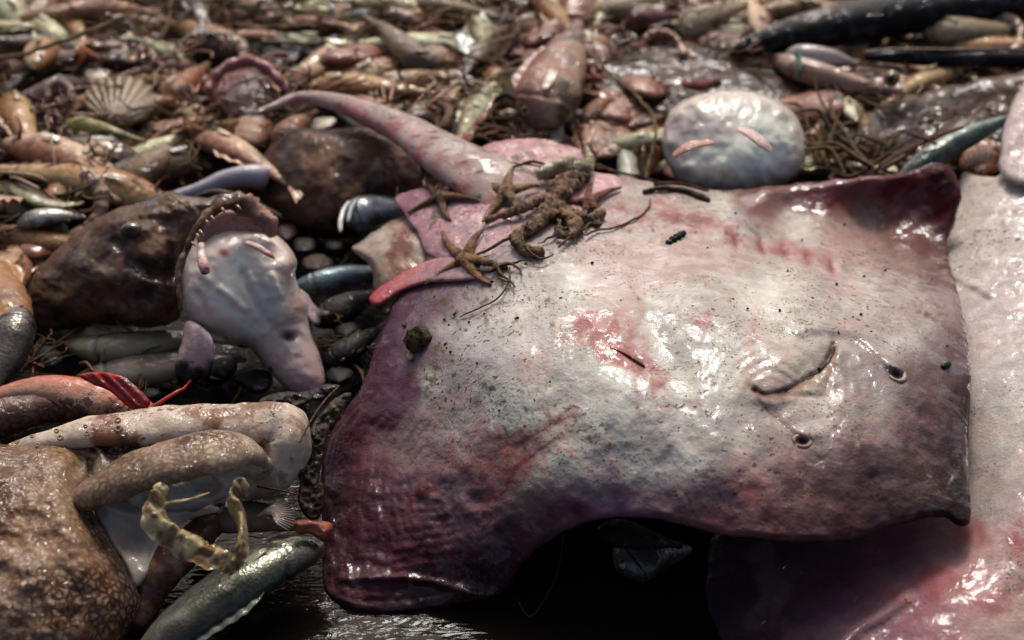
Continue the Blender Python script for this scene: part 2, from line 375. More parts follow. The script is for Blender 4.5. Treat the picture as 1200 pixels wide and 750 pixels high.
# ================================================================== main skate, belly up
SK = [(530,185),(560,178),(600,180),(650,192),(700,202),(760,212),(840,222),(900,219),(960,212),(1015,207),(1060,201),(1095,190),(1118,202),(1127,228),(1120,255),(1111,285),(1113,305),(1122,340),(1131,380),(1137,430),(1137,480),(1135,520),(1136,560),(1139,595),(1137,613),(1125,617),(1108,607),(1085,607),(1055,615),(1020,627),(985,634),(940,635),(900,632),(850,628),(800,616),(760,608),(730,606),(695,611),(665,622),(640,636),(622,652),(606,672),(592,692),(570,702),(545,706),(500,715),(460,720),(420,718),(392,708),(380,692),(377,660),(380,625),(375,590),(377,545),(388,505),(405,480),(425,450),(438,410),(455,375),(462,350),(490,320),(500,290),(505,240)]
SKZ = Surf([(530,185,.150),(600,180,.160),(700,200,.150),(840,222,.118),(900,219,.135),(1010,207,.150),(1100,192,.160),(1125,230,.140),(1110,290,.105),(1020,262,.106),(920,245,.118),(840,250,.142),
    (760,300,.158),(640,300,.166),(560,300,.150),(760,400,.165),(950,330,.150),(950,450,.148),(1060,380,.138),(1060,480,.132),(1137,440,.112),(1136,560,.096),(1138,612,.084),(1050,560,.112),
    (1055,615,.090),(930,635,.098),(800,616,.100),(730,606,.098),(850,560,.128),(700,540,.128),(650,590,.098),(622,652,.052),(592,695,.012),(500,718,-.008),(400,712,-.010),(378,660,.000),(376,590,.014),(390,505,.048),(440,410,.085),(490,320,.118),
    (500,600,.045),(470,520,.062),(560,520,.100),(560,420,.140),(480,420,.098),(470,670,.010)])
def bump2(px, py, cx, cy, sx, sy, ang=0.0):
    a = R(ang); dx, dy = px-cx, py-cy; u = (dx*math.cos(a)+dy*math.sin(a))/sx; v = (-dx*math.sin(a)+dy*math.cos(a))/sy
    return np.exp(-(u*u+v*v))
def groove(px, py, pl, w):
    d = dseg(px, py, crom(pl, 30))[0]; return np.exp(-(d/w)**2)
MOUTH = [(884,457),(893,462),(905,462),(925,456),(945,445),(962,432),(972,418),(977,404)]
FOLD_R = [(935,388),(955,383),(985,386),(1005,392),(1025,408),(1040,424),(1052,432)]
FOLD_L = [(884,458),(893,474),(910,492),(930,508),(942,515)]
GILLS = [(862,283),(892,288),(918,294),(946,302),(974,312)]
BLOOD = [[(560,535),(590,525),(625,510),(655,492)],[(565,588),(590,575),(605,548),(640,520),(662,505)],[(600,560),(580,545),(560,560)],[(505,560),(490,575),(480,590)]]
def sk_disp(px, py, d):
    h = .0035*fbm(px/60, py/60, 0, 11, 3) + .0010*fbm(px/14, py/14, 0, 12, 3)
    h += .008*bump2(px, py, 740, 330, 170, 60, 28) + .006*bump2(px, py, 700, 430, 130, 40, 35)    # body ridge
    h -= .006*np.exp(-(dseg(px, py, crom([(760,300),(760,370),(790,430),(800,500)], 20))[0]/18)**2)
    # mouth, its cushion, nasal folds and pits
    h += .008*bump2(px, py, 930, 425, 40, 24, -35) - .0035*groove(px, py, MOUTH, 3) + .003*groove(px, py, [(p[0]+6, p[1]+9) for p in MOUTH], 8)
    h += .004*groove(px, py, FOLD_R, 7) - .002*groove(px, py, [(p[0]+4, p[1]+13) for p in FOLD_R], 7) - .0008*groove(px, py, FOLD_L, 2.5) + .002*groove(px, py, [(p[0]+10, p[1]-7) for p in FOLD_L], 9)
    h -= .0025*groove(px, py, [(977,404),(976,425),(968,455),(962,464),(920,462)], 4)
    h -= .007*bump2(px, py, 1050, 438, 7, 4.5, 35) + .006*bump2(px, py, 940, 517, 6, 4, 10)
    h += .004*bump2(px, py, 1046, 428, 18, 9, 35) + .004*bump2(px, py, 940, 508, 15, 7, 15)
    for x, y in GILLS: h += -.007*bump2(px, py, x, y, 5, 10, -15) + .003*bump2(px, py, x+12, y-2, 6, 10, -10)
    # fine wrinkles: fan lines on the wings, arcs round the mouth
    wl_ = sst(620, 470, px) * sst(380, 460, py)
    s = dseg(px, py, crom(SK, 240, True)[130:238])[0]
    h += .0004*wl_*np.sin(s/1.7 + 3*fbm(px/70, py/70, 0, 14)) 
    wr = sst(960, 1040, px) * sst(300, 270, py); h += .0008*wr*np.sin((px*.55+py)/3.2 + 2*fbm(px/40, py/40, 1, 15))
    rm = np.hypot(px-905, py-470); h += .00045*sst(150, 60, rm)*sst(480, 430, py)*np.sin(rm/1.9 + 2*fbm(px/50, py/50, 0, 16))
    # curled seam and lumps on the sunken wing
    h += .005*groove(px, py, [(400,678),(450,676),(500,680),(540,692),(578,702)], 5) + .004*fbm(px/30, py/30, 3, 17)*sst(520, 600, py)*sst(640, 560, px)
    h += .004*np.abs(fbm(px/18, py/24, 3, 18))*bump2(px, py, 490, 600, 70, 40)
    return h
_sc = cmap([(530,190,(.66,.42,.42)),(600,190,(.68,.50,.50)),(560,250,(.72,.52,.55)),(500,300,(.45,.30,.38)),(700,215,(.72,.60,.58)),(780,235,(.70,.55,.50)),(840,250,(.74,.68,.64)),(890,226,(.48,.30,.30)),(960,225,(.42,.15,.18)),(1050,225,(.40,.12,.15)),(1100,240,(.36,.11,.14)),
    (1110,205,(.34,.10,.13)),(1000,262,(.62,.50,.45)),(1085,275,(.45,.24,.24)),(940,262,(.74,.66,.60)),(760,330,(.74,.68,.66)),(900,350,(.76,.70,.66)),(1000,340,(.74,.67,.64)),(1060,340,(.68,.58,.56)),(1100,320,(.50,.36,.36)),(1120,400,(.46,.33,.33)),(1128,470,(.30,.21,.21)),
    (1060,400,(.68,.60,.58)),(1085,450,(.48,.38,.38)),(1080,500,(.34,.26,.28)),(1120,540,(.26,.18,.18)),(1125,600,(.24,.16,.15)),(1030,490,(.62,.56,.54)),(1010,540,(.38,.28,.30)),(1050,590,(.30,.20,.20)),(960,590,(.36,.25,.25)),(940,560,(.44,.32,.34)),(880,570,(.50,.30,.34)),(920,622,(.42,.25,.27)),(840,610,(.46,.28,.31)),
    (780,595,(.48,.32,.38)),(730,590,(.48,.33,.40)),(680,600,(.42,.26,.32)),(640,620,(.36,.23,.28)),(600,660,(.30,.19,.23)),(800,545,(.74,.69,.64)),(750,550,(.72,.67,.63)),(680,550,(.70,.65,.61)),(720,578,(.54,.44,.49)),(880,552,(.64,.53,.52)),(580,480,(.76,.72,.67)),(850,440,(.78,.74,.69)),(720,440,(.77,.73,.68)),(870,520,(.72,.66,.62)),(960,480,(.74,.69,.65)),(930,420,(.72,.64,.58)),(800,460,(.76,.71,.68)),
    (700,480,(.74,.70,.66)),(620,430,(.76,.70,.68)),(600,350,(.74,.68,.66)),(690,340,(.76,.70,.68)),(560,400,(.72,.66,.66)),(520,380,(.66,.58,.60)),(480,400,(.48,.36,.44)),(500,450,(.74,.69,.65)),(540,500,(.74,.70,.64)),(600,500,(.70,.66,.60)),(640,535,(.72,.68,.63)),(460,450,(.38,.22,.30)),(430,480,(.36,.17,.24)),(484,510,(.58,.48,.50)),
    (410,530,(.34,.17,.23)),(450,560,(.34,.19,.26)),(390,590,(.30,.13,.18)),(400,640,(.32,.17,.22)),(450,620,(.36,.19,.25)),(520,570,(.48,.37,.42)),(560,610,(.36,.23,.28)),(500,650,(.32,.14,.19)),(560,670,(.26,.14,.18)),(430,700,(.36,.21,.25)),(500,700,(.32,.18,.21)),(440,420,(.35,.20,.28)),(455,370,(.38,.24,.32)),(480,340,(.42,.28,.34))], warp=16, seed=3, soft=10, pw=3.0)
def sk_col(px, py, d):
    C = _sc(px, py)
    n = fbm(px/34, py/34, 0, 21, 5); n2 = fbm(px/9, py/9, 0, 22, 4); n3 = fbm(px/90, py/60, 0, 23, 4)
    core = sst(18, 60, d)
    lum = C.mean(1, keepdims=True); sat_ = np.clip((.62-lum)/.3, 0, 1); C = C*np.clip((lum/.66)**.45, 0, 1.06); m_ = C.mean(1, keepdims=True); C = np.clip(m_ + (C-m_)*(.55 + .62*sat_), 0, 1)*np.array([.985, 1.0, .955])
    reg = np.maximum.reduce([bump2(px, py, 700, 380, 60, 28, 10), bump2(px, py, 740, 425, 70, 26, 40), .9*bump2(px, py, 790, 255, 90, 22, 10), .9*bump2(px, py, 590, 540, 70, 45, -20), .8*bump2(px, py, 905, 292, 110, 14, 12), .6*bump2(px, py, 850, 390, 60, 30), .6*bump2(px, py, 620, 500, 90, 30, -20), .8*bump2(px, py, 870, 575, 60, 12, 25)])
    C = mix(C, (.56, .28, .27), .7*sst(.22, .95, reg + .45*n + .25*n2 - .15))
    C = mix(C, (.66, .50, .47), .35*core*sst(.12, .55, n3 + .3*n2))
    C = mix(C, C*np.array([.78, .66, .70]), .6*sst(.1, .55, fbm(px/26, py/26, 4, 24, 5))*(1-.85*core)*(1-.6*sst(.5, .62, C.mean(1))))
    for k, pl in enumerate(BLOOD):
        dd = dseg(px + 3*n2, py + 3*fbm(px/9, py/9, 3, 25), crom(pl, 16))[0]; C = mix(C, (.36, .12, .11), .5*np.exp(-(dd/(1.6+1.8*n))**2) + .18*np.exp(-(dd/9)**2))
    C = mix(C, (.40, .14, .14), .6*sst(.5, .8, bump2(px, py, 500, 575, 20, 9, -40) + .6*n2))
    C = mix(C, (.30, .20, .16), .8*groove(px, py, MOUTH, 4) + .45*groove(px, py, MOUTH, 13)*sst(-.2, .5, n2))
    for x, y in GILLS: C = mix(C, (.46, .18, .19), .85*bump2(px, py, x, y, 3.5, 9, -15))
    C = mix(C, (.50, .28, .27), .5*groove(px, py, FOLD_L, 2.5)); C = mix(C, (.12, .08, .07), bump2(px, py, 1050, 438, 5, 3.2, 35)); C = mix(C, (.14, .08, .07), bump2(px, py, 940, 517, 4.5, 3, 10))
    C = mix(C, (.60, .51, .42), .7*sst(.3, .9, bump2(px, py, 950, 448, 34, 15, -32) + .3*n2)); C = mix(C, (.50, .34, .30), .5*groove(px, py, [(977,404),(976,425),(968,455),(962,464),(920,462)], 2))
    # mud stain
    C = mix(C, (.36, .29, .22), .8*sst(.3, .75, n2*.7 + np.maximum.reduce([bump2(px, py, 560, 340, 80, 50), bump2(px, py, 500, 420, 24, 70), .8*bump2(px, py, 620, 500, 90, 50), .7*bump2(px, py, 1085, 350, 40, 60), .8*bump2(px, py, 830, 270, 90, 16)]) - .1)*sst(0, .6, fbm(px/5, py/5, 0, 28)))
    C = mix(C, (.62, .36, .36), .5*np.exp(-((d-3)/3.)**2)*sst(600, 700, px)*sst(560, 600, py)*sst(1020, 900, px))
    return C
def on_skate(px, py, lift=0.0):
    px = np.asarray(px, float); py = np.asarray(py, float)
    rd = rays(px, py); rd = rd/np.linalg.norm(rd, axis=-1)[..., None]
    h = .012 + .008*bump2(px, py, 740, 330, 170, 60, 28) + lift
    return P(px, py, SKZ(px, py)) - rd*h[..., None]
zsk = lambda x, y, l: on_skate(x, y, l)
skate = thing('skate', 'large skate lying belly up across the heap, white belly with bruised purple wings', 'skate', P(760, 420, .03))
mk('body', *relief(SK, SKZ, .012, .006, cell=2.0, rim=10, disp=sk_disp, col=sk_col, edge=1.6, seed=4, npt=400), M['belly'], skate)
def tail_col(T, TH, V):
    n = fbm(V[..., 0]*60, V[..., 1]*60, V[..., 2]*60, 41); c = mix((.60, .52, .49), (.58, .34, .34), .8*sst(.3, 1.0, n + .8*np.cos(TH)))
    c = mix(c, (.52, .44, .40), sst(.35, .0, T)*.6); return mix(c, (.2, .15, .12), .8*sst(.45, .6, fbm(V[..., 0]*180, V[..., 1]*180, V[..., 2]*90, 42))*sst(.1, .4, np.sin(TH))*sst(.3, .5, T))
mk('tail', *tube([(300,133,.150,3.5,3),(322,124,.152,6,4.5),(350,115,.154,9,7),(388,118,.156,13,9),(430,132,.158,19,12),(478,154,.160,26,15),(525,183,.164,36,18),(575,212,.160,50,20),(625,245,.150,60,18)], n=110, m=26, zmode='a', col=tail_col, disp=lambda T, TH, V: .06*fbm(V[..., 0]*50, V[..., 1]*50, V[..., 2]*50, 43)), M['belly'], skate)
lilac = cmap([(470,240,(.50,.35,.40)),(560,240,(.72,.58,.57)),(520,270,(.66,.50,.50)),(520,295,(.52,.36,.40)),(560,310,(.72,.62,.60)),(440,350,(.60,.28,.28)),(480,335,(.66,.48,.46))], warp=8)
mk('pelvic_fin', *relief([(464,232),(490,222),(530,216),(580,225),(600,260),(580,295),(545,310),(515,306),(500,294),(492,276),(482,262),(474,250)], lambda x, y: SKZ(x, y)+.006, .003, .005, cell=2, rim=8, col=lambda x, y, d: mix(lilac(x, y), (.45, .2, .3), .35*sst(0, .5, fbm(x/16, y/16, 0, 44))), disp=lambda x, y, d: .0006*np.sin((x*.9+y*.3)/4.0+2*fbm(x/30,y/30))+.002*fbm(x/20, y/20, 0, 45), edge=2.5), M['soft'], skate)
mk('pelvic_fin', *relief([(433,353),(436,344),(452,332),(475,318),(500,306),(530,300),(560,305),(560,325),(530,330),(500,332),(475,340),(455,352),(442,359)], lambda x, y: SKZ(x, y)+.008, .007, .007, cell=2, rim=9, col=lambda x, y, d: mix(lilac(x, y), (.66, .20, .24), .8*np.exp(-(d/7)**2)*sst(520, 460, x)), edge=.8), M['soft'], skate)
mk('pelvic_fin', *relief([(560,180),(575,168),(605,162),(640,164),(672,172),(690,185),(694,200),(670,212),(620,212),(575,200)], lambda x, y: np.maximum(SKZ(x, y), .155)+.004, .006, .006, cell=2, rim=8, col=lambda x, y, d: mix((.56, .36, .36), (.68, .52, .50), fbm(x/20, y/20)+.3), disp=lambda x, y, d: .0015*np.sin((x-y)/4.5), edge=2), M['soft'], skate)
mk('pelvic_fin', *relief([(640,222),(670,212),(700,204),(722,206),(730,216),(722,232),(700,248),(670,250),(645,240)], lambda x, y: SKZ(x, y)+.004, .006, .006, cell=2, rim=12, col=(.72, .55, .55)), M['soft'], skate)
# mouth plate, lips of the nostrils
mk('mouth', *tube([(x+1, y+1, .001, 1.5) for x, y in MOUTH], n=60, m=10, zmode=lambda x, y, l: on_skate(x, y, l-.004), col=lambda T, TH, V: mix((.26, .19, .15), (.48, .38, .31), sst(-.2, .5, fbm(V[..., 0]*300, V[..., 1]*300))), disp=lambda T, TH, V: .2*np.sin(T*190)), M['rough'], skate)
for pl in [[(cx_+rx_*math.cos(t_)*math.cos(a_)-ry_*math.sin(t_)*math.sin(a_), cy_+rx_*math.cos(t_)*math.sin(a_)+ry_*math.sin(t_)*math.cos(a_)) for t_ in np.linspace(2.6, 8.4, 9)] for cx_, cy_, rx_, ry_, a_ in ((1050, 438, 11, 7, .6), (940, 517, 10, 6.5, .2))]:
    mk('nostril', *tube([(x, y, .0012, 2.9*(.45+.55*math.sin(i_/8*math.pi))) for i_, (x, y) in enumerate(pl)], n=44, m=10, zmode=zsk, col=(.62, .52, .46)), M['soft'], skate)

# ================================================================== second skate on the right, under the first
SN = [(1215,92),(1198,104),(1184,130),(1173,165),(1172,203),(1150,206),(1128,203),(1118,240),(1100,300),(1060,400),(980,560),(860,600),(834,632),(826,665),(820,695),(808,725),(798,760),(800,810),(1000,850),(1340,850),(1350,500),(1340,100)]
def sn_col(px, py, d):
    base = cmap([(1200,130,(.66,.60,.58)),(1150,230,(.66,.61,.57)),(1190,300,(.68,.63,.60)),(1160,400,(.66,.62,.60)),(1190,500,(.64,.62,.58)),(1160,580,(.58,.54,.52)),(1190,620,(.60,.50,.48)),(1120,680,(.60,.42,.41)),(1060,700,(.52,.33,.36)),(1000,730,(.44,.32,.36)),(960,670,(.32,.21,.23)),(880,640,(.20,.14,.15)),(840,700,(.20,.15,.16)),(880,740,(.24,.17,.19)),(1050,640,(.46,.31,.33)),(1180,730,(.66,.56,.52)),(1020,790,(.40,.3,.33)),(1300,500,(.66,.62,.6)),(1300,750,(.6,.5,.48))], warp=14, seed=8, soft=12)(px, py)  # purple wing; its darkest points carry painted shade from the large skate above
    n = fbm(px/26, py/26, 0, 51, 5); reg = np.maximum(bump2(px, py, 1130, 690, 90, 50), bump2(px, py, 1160, 640, 50, 40))
    base = mix(base, (.50, .26, .26), .65*sst(.4, 1.0, reg + .7*n - .1))
    return mix(base, (.64, .52, .47), .3*sst(.2, .6, fbm(px/50, py/50, 2, 52)))
def sn_disp(px, py, d):
    n = fbm(px/70, py/70, 0, 55)
    h = .003*n + .0007*sst(470, 300, py)*np.sin(py/1.9 + px*.03 + 2.5*n) 
    h += .003*groove(px, py, [(1112,322),(1135,330),(1160,345)], 4) - .002*groove(px, py, [(1112,330),(1135,340),(1158,352)], 3)
    h += .010*groove(px, py, [(970,780),(1000,740),(1030,722),(1060,700)], 10)
    return h + .002*np.abs(fbm(px/12, py/12, 0, 56))*bump2(px, py, 1150, 310, 50, 20)
sk2 = thing('skate', 'pale skate along the right edge with reddened wing, lying beneath the large belly up skate', 'skate', P(1150, 500, .0))
mk('body', *relief(SN, [(1200,104,.150),(1172,203,.125),(1128,206,.112),(1100,300,.090),(1200,300,.118),(1120,450,.080),(1200,450,.105),(1340,300,.12),(1110,590,.050),(1190,600,.082),(1000,600,.030),(860,600,.008),(826,665,-.008),(800,760,-.02),(1000,680,.028),(1100,700,.055),(1000,750,.030),(1200,750,.05),(1340,700,.06)], .010, .008, cell=3, rim=10, disp=sn_disp, col=sn_col, edge=1.5, npt=260), M['belly'], sk2)
mk('pectoral_fin', *relief([(1205,96),(1190,112),(1178,142),(1172,175),(1172,202),(1190,215),(1230,215),(1260,150),(1240,100)], [(1200,100,.178),(1172,203,.138),(1240,150,.17)], .010, .008, cell=3, rim=12, col=(.70,.62,.60), edge=1), M['belly'], sk2)

# ================================================================== brown anglerfish with open mouth
ang = thing('anglerfish', 'brown wet anglerfish at left with toothed mouth gaping over a pale fish', 'anglerfish', P(120, 370, .02))
AO = [(14,356),(36,322),(64,296),(92,270),(118,254),(140,243),(168,237),(180,230),(200,224),(222,230),(242,232),(258,228),(272,236),(262,248),(244,258),(230,272),(220,290),(214,312),(212,340),(212,362),(205,376),(180,384),(140,382),(100,384),(60,388),(30,378)]
def ang_disp(px, py, d):
    h = .007*fbm(px/34, py/34, 0, 61, 4) + .0018*np.abs(fbm(px/9, py/9, 0, 62, 3)) + .010*bump2(px, py, 158, 268, 14, 9, -10) + .007*groove(px, py, [(130,262),(160,252),(200,250)], 6)
    h += .010*groove(px, py, [(95,310),(130,330),(180,335)], 14) - .010*groove(px, py, [(140,285),(160,310),(200,320)], 10) - .008*groove(px, py, [(200,290),(196,330),(200,365)], 5) + .006*groove(px, py, [(70,305),(90,330),(70,360)], 10)
    return h + .006*np.abs(fbm(px/7, py/5, 0, 63, 3))*bump2(px, py, 190, 240, 60, 12)
mk('body', *relief(AO, [(14,356,.04),(140,243,.135),(200,228,.155),(272,236,.165),(212,362,.075),(100,384,.035)], .055, .04, cell=2.2, disp=ang_disp, col=lambda x, y, d: mix(mix((.36,.265,.19), (.23,.17,.125), sst(-.2,.5,fbm(x/22,y/22,0,64))), (.42,.28,.24), .5*sst(.2,.6,fbm(x/14,y/14,2,65))), edge=1.5, exp=.6, npt=260), M['hide'], ang)
mo = lambda T, TH, V: mix(mix((.30, .21, .15), (.46, .34, .26), sst(-.3, .5, fbm(V[..., 0]*90, V[..., 1]*90, V[..., 2]*90, 66))), (.62,.47,.40), sst(.62,.85,T)*.8)
LIP = [(212,366,.115,3,3),(209,340,.13,4,3),(211,315,.142,4,4),(219,290,.155,4,4),(231,268,.168,6,5),(246,250,.178,8,6),(266,238,.184,11,9),(288,242,.180,13,11),(304,252,.173,13,11),(315,265,.162,11,10),(320,278,.15,6,6)]
lip = mk('lip', *tube(LIP, n=90, m=16, zmode='a', col=mo, disp=lambda T, TH, V: .45*fbm(V[..., 0]*90, V[..., 1]*90, V[..., 2]*90, 68)+.25*fbm(V[..., 0]*200, V[..., 1]*200, V[..., 2]*200, 67)), M['hide'], ang)
mk('mouth_roof', *relief([(232,272),(250,252),(275,246),(300,254),(316,272),(310,290),(270,292),(236,290)], [(232,272,.150),(275,246,.168),(316,272,.150),(270,292,.130)], .004, .02, cell=3, rim=12, col=(.62,.47,.42)), M['soft'], ang)
rr = random.Random(4)
LC = crom([l[:3] for l in LIP], 90)
for k in (30, 34, 36, 41, 44, 50, 57):
    a = LC[k]; L = rr.choice((3, 4, 5, 6, 10))
    dx, dy = rr.uniform(3, 8), rr.uniform(.8, 1.0)*L
    mk('tooth', *tube([(a[0]+2, a[1]+2, a[2]+.006, 2.1), (a[0]+2+dx*.5, a[1]+3+dy*.6, a[2]+.006, 1.5), (a[0]+2+dx, a[1]+4+dy, a[2]+.002, .4)], n=8, m=7, zmode='a', col=(.58,.47,.36)), M['pale'], ang)
mk('eye', *ball(P(154, 270, .146), .0095, col=lambda D: mix((.24,.18,.13), (.05,.045,.04), sst(.75, .9, -D[..., 1]*.8+D[..., 2]*.5)), sq=(1.2,1,.8)), M['eye'], ang)

# ================================================================== pale belly-up fish in its mouth
pf = thing('anglerfish', 'pale blue white belly up fish spilling from the mouth of the brown anglerfish', 'anglerfish', P(300, 440, .02))
PO = [(220,282),(234,262),(260,254),(292,260),(318,271),(338,288),(348,306),(346,322),(352,340),(362,356),(364,374),(368,396),(376,420),(381,442),(379,458),(366,466),(345,462),(326,447),(306,425),(290,406),(268,405),(246,400),(230,384),(220,366),(213,340),(214,308)]
def pf_disp(px, py, d):
    h = .003*fbm(px/40, py/40, 0, 71, 3) - .011*bump2(px, py, 338, 394, 7, 5) + .003*bump2(px, py, 338, 388, 11, 5)
    h += .006*groove(px, py, [(262,300),(256,330),(262,370)], 18) + .007*groove(px, py, [(300,290),(318,330),(335,370)], 14) - .005*groove(px, py, [(285,320),(300,350),(322,385)], 5)
    h += .004*groove(px, py, [(258,338),(270,346),(286,362)], 5) + .004*groove(px, py, [(292,322),(300,340),(315,372)], 4) + .003*groove(px, py, [(320,322),(328,345)], 4) + .003*groove(px, py, [(236,318),(244,328)], 5)
    h -= .007*groove(px, py, [(222,376),(240,388),(262,398)], 5) - .006*bump2(px, py, 335, 312, 14, 14)
    return h - .004*groove(px, py, [(232,345),(246,375),(262,392)], 5) + .0007*fbm(px/6, py/6, 0, 72)
_pc = cmap([(230,290,(.76,.68,.64)),(262,275,(.76,.67,.64)),(320,285,(.76,.67,.63)),(280,320,(.83,.83,.79)),(250,350,(.83,.83,.78)),(320,350,(.83,.83,.79)),(300,385,(.80,.80,.75)),(345,320,(.76,.64,.61)),(355,360,(.68,.55,.52)),(350,400,(.74,.66,.63)),(368,440,(.74,.62,.60)),(330,430,(.68,.58,.56)),(300,405,(.58,.53,.49)),(235,380,(.70,.58,.56)),(220,340,(.74,.65,.61)),(375,455,(.50,.35,.4))], warp=9, seed=5)
def pf_col(x, y, d): 
    C = _pc(x, y); C = mix(C, (.16, .12, .11), .7*sst(.25, .6, .6*fbm(x/6, y/6, 0, 73, 4) + bump2(x, y, 300, 422, 44, 9, 38) - .5)); C = mix(C, (.55, .16, .17), .8*bump2(x, y, 262, 296, 6, 4)+.6*bump2(x,y,300,290,16,3,25))
    return mix(C, (.35, .14, .16), .8*bump2(x, y, 338, 394, 5, 4))*np.array([1.0, 1.01, .99])
mk('body', *relief(PO, [(222,282,.128),(292,268,.140),(346,310,.12),(213,340,.10),(290,406,.055),(364,374,.07),(366,466,.025)], .042, .03, cell=2, disp=pf_disp, col=pf_col, exp=.55, npt=240), M['pale'], pf)
mk('pectoral_fin', *relief([(220,376),(240,386),(250,402),(249,425),(246,448),(238,452),(234,444),(224,452),(214,450),(205,440),(206,424),(213,402)], [(220,376,.085),(249,400,.085),(206,440,.045),(246,450,.045)], .007, .006, cell=1.8, rim=9, col=lambda x, y, d: mix((.72,.62,.60), (.08,.06,.06), sst(424, 440, y + 7*fbm(x/8, y/8, 0, 74) + .4*np.abs(x-232))), disp=lambda x, y, d: .001*np.sin(x/2.2), edge=1.5), M['soft'], pf)
mk('pectoral_fin', *relief([(350,340),(360,344),(368,356),(378,362),(388,366),(383,372),(376,372),(374,380),(366,378),(358,366)], [(350,340,.09),(388,366,.07),(358,366,.08)], .005, .005, cell=1.8, rim=6, col=lambda x, y, d: mix((.56,.48,.50), (.22,.18,.17), sst(365, 380, x)), edge=1.2), M['soft'], pf)
zp = lambda x, y, l: P(x, y, Surf([(222,282,.128),(292,268,.140),(346,310,.12),(213,340,.10),(290,406,.055),(364,374,.07),(366,466,.025)])(x, y)+l)
pink = lambda T, TH, V: mix((.78,.68,.64), (.64,.40,.37), sst(.3, .95, T))
mk('pelvic_fin', *tube([(236,284,.034,3.5),(236,298,.040,5),(239,312,.043,6.5),(242,322,.042,5)], n=26, m=12, zmode=zp, flat=.6, col=pink), M['soft'], pf)
mk('pelvic_fin', *tube([(288,284,.036,4),(302,289,.040,4.2),(314,297,.040,4),(322,303,.038,2)], n=26, m=12, zmode=zp, flat=.6, col=pink), M['soft'], pf)

# ================================================================== second brown anglerfish behind
an2 = thing('anglerfish', 'rounded dark brown fish lump behind the open mouthed anglerfish, below the skate tail', 'anglerfish', P(400, 240, .04))
mk('body', *relief([(301,216),(303,192),(318,170),(340,154),(362,149),(385,152),(415,150),(445,153),(468,164),(486,182),(495,205),(490,228),(476,242),(450,252),(415,272),(385,274),(350,266),(322,250),(306,236)], [(301,216,.075),(362,149,.125),(468,164,.125),(490,228,.075),(385,274,.045)], .05, .045, cell=2.5, disp=lambda x, y, d: .006*fbm(x/30, y/30, 0, 81)+.001*np.abs(fbm(x/8, y/8, 0, 82)), col=lambda x, y, d: mix((.42,.30,.22), (.26,.185,.14), sst(-.3,.5,fbm(x/24,y/24,0,83))), exp=.55, edge=1), M['hide'], an2)
mk('tail', *tube([(120,232,.03,3),(160,240,.04,4),(200,232,.05,7),(235,222,.055,9),(262,212,.06,12),(292,207,.065,14),(315,210,.06,16)], n=60, m=16, col=lambda T, TH, V: mix((.62,.60,.62), (.55,.38,.32), sst(.3, -.7, np.sin(TH))*.8)), M['pale'], an2)
mk('lip', *tube([(226,234,.072,4),(252,226,.08,5),(282,234,.085,6),(306,246,.08,7),(330,258,.07,6)], n=50, m=12, col=(.22,.15,.12)), M['hide'], an2)

# ================================================================== third anglerfish: white belly at the back
an3 = thing('anglerfish', 'round glassy white belly of an upturned fish behind the big skate', 'anglerfish', P(860, 215, .08))
def b3col(x, y, d):
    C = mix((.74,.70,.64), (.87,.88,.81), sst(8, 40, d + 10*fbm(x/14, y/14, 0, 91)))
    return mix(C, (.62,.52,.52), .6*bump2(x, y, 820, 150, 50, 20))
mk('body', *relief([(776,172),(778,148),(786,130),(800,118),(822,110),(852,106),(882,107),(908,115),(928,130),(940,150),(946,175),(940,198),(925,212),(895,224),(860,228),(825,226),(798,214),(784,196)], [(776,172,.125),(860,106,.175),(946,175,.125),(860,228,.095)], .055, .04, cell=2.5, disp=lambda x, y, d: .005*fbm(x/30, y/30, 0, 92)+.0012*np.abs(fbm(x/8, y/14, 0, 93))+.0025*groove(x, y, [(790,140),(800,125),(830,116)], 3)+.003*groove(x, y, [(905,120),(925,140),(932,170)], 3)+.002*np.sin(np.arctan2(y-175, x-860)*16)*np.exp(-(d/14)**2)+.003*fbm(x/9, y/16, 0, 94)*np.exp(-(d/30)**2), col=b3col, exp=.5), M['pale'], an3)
mk('pelvic_fin', *tube([(788,184,.197,6),(800,175,.205,9),(815,169,.209,9),(836,166,.207,7)], n=24, m=12, zmode='a', flat=.28, col=(.72,.54,.49)), M['soft'], an3)
mk('pelvic_fin', *tube([(866,150,.215,6),(880,157,.215,9),(893,167,.211,9),(904,177,.205,5)], n=24, m=12, zmode='a', flat=.28, col=(.76,.64,.60)), M['soft'], an3)

